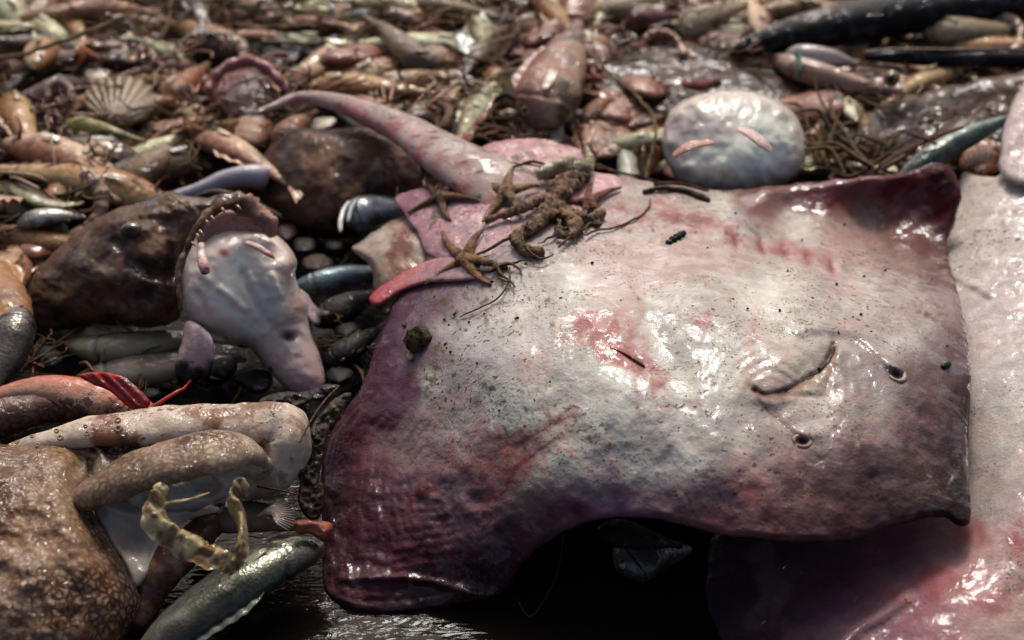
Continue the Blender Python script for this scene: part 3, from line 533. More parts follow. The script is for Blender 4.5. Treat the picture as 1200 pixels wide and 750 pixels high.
# ================================================================== octopus
octo = thing('octopus', 'large brown net patterned octopus filling the lower left corner', 'octopus', P(80, 700, .0))
def oc(T, TH, V):
    n = fbm(V[..., 0]*30, V[..., 1]*30, V[..., 2]*30, 101); return mix((.50,.38,.28), (.34,.23,.16), sst(-.3, .5, n))
_oc = cmap([(20,540,(.44,.31,.19)),(80,540,(.56,.44,.31)),(30,600,(.52,.39,.26)),(70,650,(.56,.44,.34)),(20,720,(.50,.40,.32)),(100,600,(.60,.50,.40)),(120,640,(.54,.42,.32)),(100,700,(.54,.42,.32)),(150,690,(.58,.48,.38)),(130,740,(.50,.38,.28)),(110,560,(.5,.44,.36))], warp=12, seed=6)
mk('mantle', *relief([(-70,528),(-20,521),(20,521),(60,519),(88,521),(103,535),(106,560),(103,580),(110,602),(125,624),(138,648),(150,672),(162,692),(164,712),(152,738),(138,770),(120,810),(-70,830)], [(-70,528,.10),(60,519,.095),(106,560,.08),(164,712,.02),(120,810,-.02),(-70,830,.0)], .065, .04, cell=2.4, disp=lambda x, y, d: .007*fbm(x/45, y/45, 0, 102)+.0008*fbm(x/9, y/9, 0, 103)-.008*groove(x, y, [(95,530),(90,560),(100,600),(125,640)], 10)+.006*groove(x, y, [(60,560),(70,610),(100,660)], 18), col=lambda x, y, d: _oc(x, y), exp=.55, npt=220), M['octo'], octo)
def arm_col(edgepale):
    def f(T, TH, V):
        n = fbm(V[..., 0]*38, V[..., 1]*38, V[..., 2]*38, 104, 5)
        return mix(mix((.70,.63,.55), (.44,.29,.19), sst(0, .3, n)), (.70,.65,.60), edgepale*sst(.45, .75, T + .15*n))
    return f
ad = lambda T, TH, V: .22*fbm(V[..., 0]*22, V[..., 1]*22, V[..., 2]*22, 105) + .04*fbm(V[..., 0]*90, V[..., 1]*90, V[..., 2]*90, 106)
mk('arm', *tube([(-60,505,.075,26,22),(0,492,.085,24,20),(50,480,.085,20,18),(100,482,.08,16,14),(150,492,.07,12,10)], n=80, m=22, col=lambda T, TH, V: mix((.34,.24,.18), (.50,.40,.32), sst(-.3, .5, fbm(V[..., 0]*40, V[..., 1]*40, 0, 106))), disp=ad, zmode='a'), M['octo'], octo)
ARM = [(10,530,.085,14,12),(60,516,.098,20,13),(110,506,.104,27,15),(170,500,.104,32,17),(225,498,.104,33,18),(280,495,.102,35,22),(322,500,.096,33,28),(338,520,.086,28,32),(322,546,.070,28,28),(290,562,.058,26,24),(255,580,.045,24,20),(215,598,.035,20,15)]
arm2 = mk('arm', *tube(ARM, n=140, m=28, zmode='a', col=arm_col(.5), disp=ad), M['soft'], octo)
mk('arm', *tube([(88,588,.08,18,14),(130,566,.104,30,18),(178,548,.118,38,19),(225,534,.124,38,18),(262,526,.120,34,17),(286,526,.110,25,13),(302,536,.096,17,10),(310,552,.08,9,8)], n=100, m=26, zmode='a', col=lambda T, TH, V: mix((.52,.42,.32), (.68,.60,.50), sst(-.3, .5, fbm(V[..., 0]*30, V[..., 1]*30, 0, 107))), disp=ad), M['octo'], octo)
mk('arm', *tube([(262,600,.035,14,14),(235,625,.04,20,18),(205,655,.035,24,20),(178,690,.02,26,20),(150,740,.0,24,18)], n=70, m=22, zmode='a', col=lambda T, TH, V: mix((.30,.17,.11), (.50,.38,.30), sst(.0, .6, fbm(V[..., 0]*70, V[..., 1]*70, V[..., 2]*70, 108))), disp=ad), M['soft'], octo)
mk('web', *relief([(108,582),(130,575),(160,585),(195,592),(240,590),(262,600),(215,612),(186,640),(176,668),(160,688),(150,672),(138,648),(122,622),(110,602)], [(108,582,.068),(195,590,.060),(262,600,.045),(160,688,.03)], .010, .02, cell=2.2, rim=14, disp=lambda x, y, d: -.016*bump2(x, y, 155, 630, 22, 34, -20)+.006*groove(x, y, [(120,590),(140,600),(170,605),(220,598)], 6)+.002*fbm(x/16, y/16, 0, 109), col=lambda x, y, d: mix((.70,.66,.60), (.62,.50,.44), .5*sst(0, .6, fbm(x/20, y/20, 0, 110))), edge=1.5), M['pale'], octo)
mk('web', *relief([(150,572),(190,556),(230,545),(270,534),(300,528),(318,540),(316,556),(290,572),(255,588),(215,604),(180,600),(150,590)], [(150,572,.08),(230,545,.100),(300,528,.105),(316,556,.075),(215,604,.055),(150,590,.07)], .010, .01, cell=2.2, rim=14, disp=lambda x, y, d: .005*fbm(x/26, y/14, 0, 112)+.001*fbm(x/7,y/5,0,113), col=lambda x, y, d: mix((.66,.64,.60), (.50,.42,.34), .7*sst(0, .5, fbm(x/18, y/14, 0, 114))), edge=1), M['pale'], octo)
mk('web', *relief([(84,526),(120,514),(180,508),(240,508),(285,512),(270,530),(220,548),(165,568),(125,592),(100,585),(98,550)], [(84,526,.092),(180,508,.094),(285,512,.092),(165,568,.085),(110,585,.072)], .008, .012, cell=2.4, rim=12, disp=lambda x, y, d: .006*fbm(x/30, y/12, 0, 115), col=lambda x, y, d: mix((.50,.42,.33), (.32,.24,.17), sst(-.1, .5, fbm(x/16, y/12, 0, 116)))), M['octo'], octo)
mk('web', *relief([(100,520),(112,530),(108,556),(118,580),(150,560),(130,540),(118,524)], [(100,520,.098),(118,580,.085),(150,560,.09)], .008, .02, cell=2.5, rim=10, col=(.45,.38,.32)), M['octo'], octo)
for k in range(12):
    qt = crom([a[:4] for a in ARM], 100)[int(30+k*2.7)]; mk('sucker', *ball(P(qt[0], qt[1]-qt[3]*.55, qt[2]+.012), .0030+.0012*math.sin(k*2.2), 8, col=(.66,.58,.51), sq=(1.2,1,.8)), M['pale'], arm2)
for k in range(5):
    t = k/8; q = crom([a[:3] for a in ARM], 100)[int(2+t*38+1.5*math.sin(k*5.1))]; s = (2.4+2.2*t)*(1+.3*math.sin(k*3.3))
    for row in (-1, 1):
        c = P(q[0]+(4 if row > 0 else 0)+2*math.sin(k*7+row), q[1]-9+row*(4.5+1.2*math.sin(k*2+row))+4, q[2]+.015); r = s*.00075*(1 if row > 0 else .8)
        a = np.linspace(0, 2*np.pi, 19)[:-1]; b = np.linspace(0, 2*np.pi, 9)[:-1]; A, B = np.meshgrid(a, b, indexing='ij')
        n1 = np.array([1, 0, 0]); n3 = np.array([0, -.45, .9]); n2 = np.cross(n3, n1)
        V = c + ((r*(.8+.42*np.cos(B))*np.cos(A))[..., None]*n1 + (r*(.8+.42*np.cos(B))*np.sin(A))[..., None]*n2 + (r*.6*np.sin(B))[..., None]*n3)
        I = np.arange(18*8).reshape(18, 8); J = np.roll(I, -1, 0); F = np.stack([I, J, np.roll(J, -1, 1), np.roll(I, -1, 1)], -1).reshape(-1, 4)
        mk('sucker', V.reshape(-1, 3), F, (.60, .50, .42), M['soft'], arm2)
# ================================================================== fish builder
def fish(name, label, cat, pts, deep, thick, dorsal, belly, side=1, z='g', mat='fish', group=None, eye=True, tail=True, fins=True, prof=None, stripe=None, mid=None, n=80, head=1.0, bend=None):
    """pts head -> tail (px,py,dz); side +1 puts the back on the right-hand side of travel"""
    w, e, s = path([tuple(p[:3]) for p in pts], n, z); sm = s.mean(); deep *= sm; thick *= sm
    L = np.linspace(0, 1, n)
    pr = prof or [(0,.12),(.04,.42),(.12,.72),(.25,.95),(.38,1),(.6,.82),(.8,.45),(.92,.24),(1,.22)]
    k = np.interp(L, [a for a, _ in pr], [b for _, b in pr]); k = np.convolve(np.pad(k, 3, 'edge'), np.ones(7)/7, 'valid')
    if mat in ('fish', 'soft', 'dark'):
        dorsal, belly = [tuple(np.clip(1.08*(np.mean(c) + (np.array(c)-np.mean(c))*.95)*np.array([.99, 1.02, .90]), 0, .85)) for c in (dorsal, belly)]
    md = mid if mid is not None else tuple((np.array(dorsal)+np.array(belly))/2)
    def col(T, TH, V):
        c = np.cos(TH)*side; nz = fbm(V[..., 0]*55, V[..., 1]*55, V[..., 2]*55, 121)
        C = mix(mix(belly, md, sst(-.75, -.1, c + .25*nz)), dorsal, sst(.05, .6, c + .3*nz))
        if stripe: C = mix(C, stripe, .6*sst(.2, .7, np.sin(T*60 + 4*nz)))
        C = mix(C, np.array(C)*.45, .8*np.exp(-((T - .235 - .03*np.cos(TH*1.0)*np.cos(TH))/.008)**2))
        return mix(C, np.array(C)*.4, .7*np.exp(-((T-.045)/.03)**2)*np.exp(-((c+.45)/.12)**2))
    def disp(T, TH, V):
        c = np.cos(TH)*side
        return -.10*np.exp(-((T - .235 - .03*c*c)/.008)**2) + .05*np.exp(-((T - .21 - .03*c*c)/.018)**2) - .3*np.exp(-((T-.04)/.035)**2)*np.exp(-((c+.45)/.14)**2) + .03*fbm(V[..., 0]*60, V[..., 1]*60, V[..., 2]*60, 122)
    root = thing(name, label, cat, w[n//2] - np.array([0, 0, thick*.9]), group)
    mk('body', *loft3(w, deep*k, thick*np.maximum(k, .2), 26, col=col, disp=disp), M[mat], root)
    t, S, N = frames(w)
    if eye:
        for sg in ((1,) if thick < deep*.98 else (1, 1)):
            i = int(.12*n); c = w[i] + S[i]*side*deep*.24*head + N[i]*thick*k[i]*.88; r = deep*.17*head
            ev = mk('eye', *ball(c - N[i]*r*.35, r, 9, col=(.60,.52,.40)), M['eye'], root)
            mk('pupil', *ball(c + N[i]*r*.25, r*.60, 8, col=(.02,.02,.025)), M['eye'], ev)
            break
    fc = tuple(np.array(dorsal)*.6 + np.array(belly)*.4)
    if tail:
        i = n-2; G = np.zeros((12, 15, 3))
        for a in range(12):
            u = a/11; 
            for b in range(15):
                v = b/7-1; Lf = deep*(1.25 + .5*abs(v)**1.5)*u
                G[a, b] = w[i] + t[i]*Lf*math.cos(v*.55) + S[i]*(v*deep*(.18+.75*u)) + N[i]*(.0012*math.sin(b*2.2)*u + .15*deep*math.sin(u*2+v)*u)
        mk('tail_fin', *slab(G, .0016, fc), M['fin'], root)
    if fins:
        i0, i1 = int(.36*n), int(.74*n); G = np.zeros((i1-i0, 5, 3))
        for a, i in enumerate(range(i0, i1)):
            u = (i-i0)/(i1-i0-1); hh = deep*.42*(math.sin(min(1, u*3)*math.pi/2)*(1-.6*u))
            for b in range(5): G[a, b] = w[i] + S[i]*side*(deep*k[i]*.95 + hh*b/4) + t[i]*hh*.4*b/4 + N[i]*(.0008*math.sin(a*1.6))
        mk('dorsal_fin', *slab(G, .0014, fc), M['fin'], root)
        i = int(.28*n); G = np.zeros((9, 7, 3)); Lp = deep*.95
        for a in range(9):
            for b in range(7):
                u, v = a/8, b/3-1
                G[a, b] = w[i] + t[i]*Lp*u + S[i]*(-side*deep*.12 + v*deep*.2*(.35+u*(1.4-u))) + N[i]*(thick*k[i]*(1.02-.25*u) + .0025)
        mk('pectoral_fin', *slab(G, .0012, tuple(np.clip(np.array(belly)*.8+.03, 0, 1))), M['fin'], root)
    return root
def strand(name, label, cat, pts, col=(.4,.3,.2), mat='rough', group=None, z='g', flat=1.0, n=None, kink=.0, seed=0, m=8, **kw):
    w, e, s = path(pts, n or max(12, len(pts)*10), z); rw = np.abs(e[:, 0])*s
    if kink: w = w + kink*np.stack([fbm(w[:, 0]*60+9*i, w[:, 1]*60, w[:, 2]*60, seed+i) for i in range(3)], -1)
    o = mk(name, *loft3(w, rw, rw*flat, m, col=col, **kw), M[mat]); return tag(o, label, cat, group)
def lump(name, label, cat, ol, zc, hf, col, mat='soft', group=None, disp=None, rough=.003, hb=None, cell=2.5, parent=None, edge=1.0, rim=None, seed=0, exp=.5):
    cf = col if callable(col) else (lambda x, y, d, c=np.array(col): mix(c, c*np.array([.68,.6,.58]), sst(-.1, .6, fbm(x/16, y/16, seed, 131+seed))))
    df = disp or (lambda x, y, d: rough*fbm(x/16, y/16, seed, 132, 4))
    if isinstance(zc, (int, float)): b = zc; zc = (lambda x, y: gzp(x, y, b))
    o = mk(name, *relief(ol, zc, hf, hb if hb is not None else hf, cell=cell, disp=df, col=cf, edge=edge, seed=seed, rim=rim, exp=exp), M[mat], parent)
    if parent is None: tag(o, label, cat, group)
    return o
# ---- silver and dark fish in the lower left and centre gap
fish('silver_fish', 'slender silver green fish in the water below the octopus arm', 'fish', [(378,640,.035),(350,648,.04),(300,672,.04),(250,705,.035),(200,745,.025),(150,800,.0),(110,850,.0)], 36, 22, (.22,.24,.20), (.70,.70,.60), side=-1, z='a', mat='silver', mid=(.50,.50,.42), prof=[(0,.25),(.05,.5),(.15,.72),(.3,.95),(.45,1),(.7,.8),(.9,.4),(1,.2)], eye=True, tail=False, head=.6)
tag(fish('grey_fish', 'dark grey fish with frilled pale fins between octopus arm and silver fish', 'fish', [(232,606,.03),(262,606,.04),(300,606,.04),(345,612,.035),(372,620,.03)], 24, 16, (.16,.13,.12), (.40,.32,.29), side=-1, z='a', mat='dark', tail=False))
_fr = thing('torn_fin', 'fan of pale ragged fin rays beside the octopus arm tip', 'fin', P(320, 610, .04))
for k in range(14):
    a = -1.0 + k*.14
    mk('ray', *tube([(300+k*1.5, 606-k*.4, .055, 1.8), (312+18*math.cos(a), 603+14*math.sin(a), .058, 1.6), (318+30*math.cos(a), 604+24*math.sin(a), .052, .6)], n=10, m=6, zmode='a', col=(.50,.44,.40)), M['fin'], _fr)
fish('grey_fish', 'pointed grey fish head at the left edge beside the brown anglerfish', 'fish', [(24,362,.09),(18,385,.09),(8,415,.08),(-8,450,.07),(-30,500,.06)], 26, 22, (.30,.28,.25), (.42,.40,.36), side=-1, z='a', mat='silver', tail=False, fins=False)
fish('cream_fish', 'pale cream fish lying horizontally below the brown anglerfish', 'fish', [(78,402,.035),(120,408,.045),(170,404,.045),(225,395,.04),(280,385,.03)], 23, 16, (.26,.24,.20), (.50,.48,.40), side=-1, z='a', mat='pale', eye=False, tail=False, fins=False)
fish('cream_fish', 'lower pale cream fish above the red finned fish', 'fish', [(80,452,.02),(130,440,.03),(180,432,.035),(230,425,.03),(290,420,.02)], 27, 18, (.26,.23,.20), (.52,.49,.42), side=-1, z='a', mat='pale', eye=False, tail=False, fins=False)
rf = fish('red_fish', 'pink fish with vivid red fin above the octopus', 'fish', [(188,484,.08),(150,476,.09),(100,464,.095),(50,456,.095),(0,462,.09),(-40,470,.08)], 25, 18, (.62,.26,.22), (.64,.46,.42), side=1, z='a', mat='soft', eye=False, tail=False, fins=False)
o = lump('fin', None, None, [(92,440),(118,436),(142,440),(160,452),(176,470),(172,479),(155,480),(142,470),(128,458),(108,450)], [(92,440,.125),(160,452,.125),(155,480,.11)], .003, lambda x, y, d: mix((.58,.08,.07), (.40,.05,.05), sst(-.2,.4,np.sin((x-y)/3))), mat='soft', parent=rf, rim=6, disp=lambda x, y, d: .001*np.sin((x-y)/2.2), cell=1.8)
strand('red_antenna', 'thin red feeler sticking up beside the black tipped fin', 'feeler', [(170,482,.105,2.8),(190,470,.11,2.4),(208,459,.112,2.2),(216,455,.11,2),(224,445,.115,1)], col=(.58,.12,.08), mat='soft', z='a')
sf = fish('silver_fish', 'small silver fish head with pale gaping mouth in the gap beside the skate', 'fish', [(402,258,.085),(415,252,.09),(438,246,.09),(470,243,.08),(505,245,.07)], 25, 19, (.12,.13,.14), (.58,.60,.62), side=-1, z='a', mat='silver', tail=False, fins=False)
mk('mouth_rim', *tube([(410,236,.105,2.6),(403,246,.105,3),(399,260,.102,3.2),(399,272,.098,2.4)], n=24, m=10, zmode='a', col=(.72,.72,.70)), M['pale'], sf)
mk('mouth_rim', *tube([(418,234,.108,2.2),(411,246,.110,2.6),(408,260,.106,2.4)], n=24, m=10, zmode='a', col=(.60,.62,.62)), M['pale'], sf)
lump('ray_body', 'mottled tan and cream fish body tucked under the purple pelvic fin', 'fish', [(412,292),(424,282),(440,270),(462,258),(490,262),(515,280),(520,320),(495,345),(462,350),(440,340),(436,322),(430,308)], [(412,292,.10),(490,262,.12),(520,320,.11),(440,340,.09)], .03, lambda x, y, d: mix(mix((.52,.42,.34), (.62,.56,.50), sst(-.3,.5,fbm(x/18,y/18,0,141))), (.36,.18,.16), .7*sst(.1,.6,bump2(x,y,470,290,18,26)+.5*fbm(x/9,y/9,0,142)-.3)), mat='belly')
fish('blue_fish', 'blue grey shiny fish lying behind the pale belly up fish tail', 'fish', [(340,338,.055),(370,332,.065),(400,324,.065),(430,318,.06),(460,312,.05)], 17, 14, (.16,.22,.24), (.42,.50,.52), side=-1, z='a', mat='silver', eye=False, tail=False, fins=False)
fish('dark_fish', 'glossy black fish low in the gap beside the skate wing', 'fish', [(365,378,.04),(392,366,.05),(420,352,.05),(450,340,.04)], 22, 16, (.05,.045,.045), (.12,.10,.09), z='a', mat='dark', eye=False, tail=False, fins=False)
fish('dark_fish', 'lower black wet fish in the gap above the dry leaf scraps', 'fish', [(378,428,.03),(400,416,.04),(425,398,.04),(450,380,.03)], 18, 14, (.06,.05,.045), (.16,.13,.11), z='a', mat='dark', eye=False, tail=False, fins=False)
for i, (x, y, rx, ry, c, lb) in enumerate([(372,309,19,11,(.26,.20,.16),'brown wet pebble beside the pale fish tail'), (357,288,15,11,(.15,.13,.12),'dark grey pebble above the brown wet pebble'), (336,272,13,12,(.26,.18,.17),'purple brown pebble at the corner of the gaping mouth'), (392,288,13,9,(.10,.09,.085),'black pebble under the silver fish head'),
      (262,430,18,14,(.10,.09,.085),'black round stone behind the black tipped fin'),(300,445,20,15,(.12,.10,.09),'black stone left of the pale fish tail tip'),(405,385,16,12,(.13,.1,.09),'dark knob beside the purple wing edge'),(418,402,13,18,(.15,.12,.1),'dark oblong stone against the purple wing edge'),(55,420,20,14,(.09,.08,.07),'dark stone right of the grey fish head'),(175,462,14,8,(.10,.085,.075),'dark stone behind the red fin'),(398,440,16,11,(.09,.08,.07),'black stone above the dry leaf scraps'),(285,395,18,12,(.07,.06,.06),'black stone under the pale fish flank')]):
    a = np.linspace(0, 2*np.pi, 9)[:-1]; rr = random.Random(i)
    lump('pebble', lb, 'pebble', [(x+rx*math.cos(t)*rr.uniform(.85, 1.12), y+ry*math.sin(t)*rr.uniform(.85, 1.12)) for t in a], .025 if i != 4 else .02, .012, c, mat='dark', rough=.002, cell=1.8, seed=i, group='dark wet stones in the gaps between the fish')
# dark crinkled leaves
def leaf(label, ol, zc, c1, c2, seed, cat='leaf scrap', name='leaf_scrap', h=.006, mat='dark'):
    lump(name, label, cat, ol, zc, h, lambda x, y, d: mix(c1, c2, sst(-.2, .5, fbm(x/7, y/7, 0, 150+seed, 4))), mat=mat, disp=lambda x, y, d: .006*fbm(x/12, y/9, 0, 151+seed, 4)+.003*np.abs(fbm(x/5, y/5, 0, 152+seed)), rim=5, cell=1.6, edge=2.5, seed=seed)
leaf('crinkled dark olive leaf scrap against the purple wing', [(362,500),(380,480),(398,462),(412,462),(402,485),(388,505),(380,530),(376,560),(366,572),(352,562),(348,540),(354,520)], [(362,500,.085),(405,465,.095),(366,572,.055)], (.16,.13,.09), (.30,.25,.18), 0)
leaf('dark brown leaf scrap under the olive one beside the octopus arm', [(350,545),(366,552),(378,570),(378,600),(366,612),(354,596),(350,570)], [(350,545,.07),(378,600,.04),(354,596,.05)], (.14,.10,.06), (.24,.18,.10), 5)
leaf('long curled dark leaf above the octopus arm tip', [(305,470),(330,460),(360,458),(385,450),(400,452),(385,465),(360,475),(335,482),(312,480)], [(305,470,.09),(400,452,.09),(335,482,.085)], (.10,.08,.07), (.22,.17,.13), 9)
strand('twig', 'thin twig leaning along the olive leaf scrap', 'twig', [(350,520,.10,1.4),(365,492,.105,1.4),(382,468,.11,1.3),(398,452,.112,.8)], col=(.34,.27,.18), z='a')
strand('twig', 'thin dark stalk lying beside the octopus arm tip', 'twig', [(300,570,.075,1.2),(325,574,.08,1.2),(352,580,.08,1)], col=(.24,.18,.13), z='a')
lump('orange_scrap', 'small orange flesh scrap pinched against the skate wing edge', 'flesh scrap', [(345,612),(356,608),(372,610),(388,612),(390,622),(380,634),(372,630),(362,626),(348,626)], [(345,612,.065),(390,615,.055),(372,632,.05)], .008, (.52,.28,.18), mat='soft', cell=1.6, rough=.004)
# shrivelled translucent membrane over the octopus
mb = thing('membrane', 'shrivelled yellowish membrane strip draped over the octopus web', 'membrane', P(230, 640, .06))
memc = lambda T, TH, V: mix((.60,.52,.34), (.40,.28,.16), sst(-.1, .5, fbm(V[..., 0]*90, V[..., 1]*90, V[..., 2]*90, 160)))
mdp = lambda T, TH, V: .5*fbm(V[..., 0]*110, V[..., 1]*110, V[..., 2]*110, 161)
mcol = lambda u, v: mix(mix((.70,.62,.44), (.46,.33,.19), sst(-.1, .5, fbm(u*14, v*3, 0, 160, 4))), (.30,.20,.10), .7*sst(.45, .6, fbm(u*20, v*6, 3, 161)))
def ribbon(pts, n=70, m=14, cr=.004, sd=0):
    w, e, s_ = path([p[:3]+(p[3],) for p in pts], n, 'a'); t, S, N = frames(w); G = np.zeros((n, m, 3)); ww = e[:, 0]*s_
    for j in range(m):
        v = j/(m-1)*2-1; k = v*(1+.25*fbm(np.arange(n)/6, v*2, 0, sd+3))
        G[:, j] = w + S*(ww*k)[:, None] + N*(cr*fbm(np.arange(n)/7, v*2.2, 0, sd, 4) + cr*1.4*math.cos(v*2.6))[:, None]
    return slab(G, .0012, mcol)
mk('strip', *ribbon([(190,566,.128,7),(184,580,.122,10),(178,598,.116,14),(192,618,.108,16),(215,632,.10,17),(240,646,.092,20),(262,654,.084,18),(278,662,.076,10)], n=90, m=18), M['film'], mb)
mk('strip', *ribbon([(268,664,.078,5),(280,648,.086,9),(284,625,.094,6),(282,602,.10,7),(275,584,.108,11),(282,570,.114,9),(291,575,.112,5)], sd=9), M['film'], mb)
mk('strip', *tube([(192,590,.118,2.5),(205,588,.12,3),(225,584,.12,2.5),(246,577,.12,1.2)], n=40, m=10, zmode='a', flat=.5, col=memc, disp=mdp), M['film'], mb)
# dark fish head in the hollow beneath the skate
fish('dark_fish', 'dim dark fish head in the hollow under the front edge of the skate', 'fish', [(722,668,.0),(745,655,.005),(775,648,.0),(820,645,-.01)], 34, 22, (.36,.33,.31), (.62,.58,.55), z='a', mat='silver', tail=False, fins=False)
fish('dark_fish', 'dark fish behind the dim head, up under the skate edge', 'fish', [(700,622,.03),(725,625,.035),(760,632,.03),(800,640,.02)], 20, 15, (.12,.10,.10), (.34,.30,.28), z='a', mat='dark', tail=False, fins=False)
strand('twig', 'thin bent root dangling in the dark hollow under the skate', 'twig', [(660,622,.03,1),(656,660,.015,1),(645,690,.006,1),(622,722,.004,1),(604,700,.006,.8)], col=(.22,.18,.15), z='a')
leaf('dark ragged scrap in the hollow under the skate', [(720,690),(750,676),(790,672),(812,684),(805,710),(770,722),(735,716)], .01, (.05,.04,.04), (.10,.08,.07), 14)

# ================================================================== starfish and mud on the skate
def starfish(label, cx, cy, r, ang, c, lens, bend=0.0, w=6.0, base=zsk, up=.004):
    w *= 1.2; c = tuple(np.array(c)*1.28)
    root = thing('starfish', label, 'starfish', base(np.array([cx]), np.array([cy]), np.array([.0]))[0])
    cf = lambda T, TH, V: mix(mix(c, np.array(c)*.55, sst(.1, .6, fbm(V[..., 0]*160, V[..., 1]*160, V[..., 2]*160, 171))), np.array(c)*.5, .55*sst(.55, .95, np.sin(TH))*0 + .4*np.exp(-((np.sin(TH)-1)/.02)**2))
    dp = lambda T, TH, V: .18*np.sin(T*70)*np.sin(TH*6) + .12*fbm(V[..., 0]*220, V[..., 1]*220, V[..., 2]*220, 172)
    mk('disc', *ball(base(np.array([cx]), np.array([cy]), np.array([.007+up]))[0], w*.00105, 10, col=tuple(np.array(c)*.9), sq=(1, 1, .65), disp=lambda D: .12*fbm(D[..., 0]*6, D[..., 1]*6, D[..., 2]*6, 173)), M['rough'], root)
    for k in range(5):
        a = R(ang + 72*k + 9*math.sin(k*2.3+cx)); L = r*lens[k]; b = bend*math.sin(k*1.7+1)
        pts = [(cx + L*u*math.cos(a+b*u*u), cy + L*u*math.sin(a+b*u*u)*.78, (.007 + up + (.004*math.sin(u*3+k)) - .003*u), w*(1-.78*u**.9), w*.75*(1-.75*u)) for u in (0, .15, .4, .7, 1)]
        mk('arm', *tube(pts, n=44, m=14, zmode=base, col=cf, disp=dp), M['rough'], root)
    return root
starfish('stiff brown starfish leftmost of those on the skate, beside its tail root', 518, 230, 44, -62, (.34,.25,.17), (.75,1.05,.9,1.1,.85), .3, 6)
starfish('tan starfish resting behind the muddy lump with one arm pointing left', 594, 224, 48, -85, (.44,.35,.25), (.8,.85,.7,1.15,1.1), .2, 7, up=.010)
starfish('largest spiny starfish lying above the white shoulder of the skate', 546, 304, 54, -72, (.40,.29,.20), (.95,.95,.9,1.15,.95), .25, 7.5)
starfish('reddish brown starfish on the right side of the muddy lump', 690, 236, 34, -30, (.38,.24,.18), (1.3,.8,.7,.8,.8), .2, 6)
def brittle(label, cx, cy, r, seed, c=(.30,.23,.16), base=zsk, lift=.010):
    root = thing('brittle_star', label, 'brittle star', base(np.array([cx]), np.array([cy]), np.array([.0]))[0]); q = random.Random(seed)
    mk('disc', *ball(base(np.array([cx]), np.array([cy]), np.array([lift]))[0], .005, 9, col=c, sq=(1, 1, .6)), M['rough'], root)
    for k in range(5):
        a = q.uniform(0, 6.28); pts = []; x, y = cx, cy
        for j in range(6):
            pts.append((x, y, lift + q.uniform(-.004, .004), 2.4*(1-j/6.5))); a += q.uniform(-.8, .8); x += r/5*math.cos(a); y += r/5*math.sin(a)*.75
        mk('arm', *tube(pts, n=50, m=8, zmode=base, col=c, disp=lambda T, TH, V: .25*np.sin(T*160)), M['rough'], root)
brittle('tangled thin armed brittle star beside the largest spiny starfish', 583, 313, 42, 3)
brittle('coiled thin armed brittle star caught in the muddy lump', 655, 268, 36, 8)
brittle('small brittle star at the lower right rim of the muddy lump', 700, 262, 34, 12)
mudc = lambda T, TH, V: mix((.50,.39,.29), (.30,.23,.17), sst(-.2, .5, fbm(V[..., 0]*120, V[..., 1]*120, V[..., 2]*120, 181)))
mudd = lambda T, TH, V: .55*fbm(V[..., 0]*80, V[..., 1]*80, V[..., 2]*80, 182) + .3*fbm(V[..., 0]*300, V[..., 1]*300, V[..., 2]*300, 183)
ml = thing('mud_lump', 'muddy brown coiled lump on the skate between the starfish', 'mud lump', on_skate(np.array([650.]), np.array([240.]), np.array([0.]))[0])
mk('coil', *tube([(688,204,.016,7),(672,212,.018,10),(658,222,.018,12),(650,236,.018,12),(642,250,.018,10),(628,262,.017,9),(612,272,.016,8),(606,284,.014,7),(620,293,.014,7),(638,297,.012,6)], n=150, m=24, zmode=zsk, col=mudc, disp=mudd), M['mud'], ml)
mk('coil', *tube([(652,240,.018,9),(664,252,.018,9),(674,264,.016,8),(668,276,.015,6),(652,274,.015,6)], n=90, m=20, zmode=zsk, col=mudc, disp=mudd), M['mud'], ml)
mk('coil', *tube([(655,228,.018,8),(630,236,.018,7),(610,245,.016,6.5),(588,252,.014,6),(568,260,.011,4)], n=80, m=18, zmode=zsk, col=mudc, disp=mudd), M['mud'], ml)
mk('coil', *tube([(707,248,.014,5),(690,256,.014,6),(670,250,.016,7)], n=50, m=16, zmode=zsk, col=mudc, disp=mudd), M['mud'], ml)
sq_ = tube([(628,206,.022,6),(645,200,.028,10),(665,197,.030,14),(682,198,.026,12),(692,190,.022,6),(688,176,.020,4),(684,168,.022,5)], n=80, m=20, zmode=zsk, col=lambda T, TH, V: mix((.54,.50,.36), (.30,.25,.17), sst(-.1, .5, fbm(V[..., 0]*70, V[..., 1]*70, V[..., 2]*70, 184) + sst(.7, 1, T))), disp=lambda T, TH, V: .2*fbm(V[..., 0]*90, V[..., 1]*90, V[..., 2]*90, 185))
tag(mk('sea_squirt', *sq_, M['soft']), 'olive cream slimy sea squirt on top of the muddy lump', 'sea squirt')
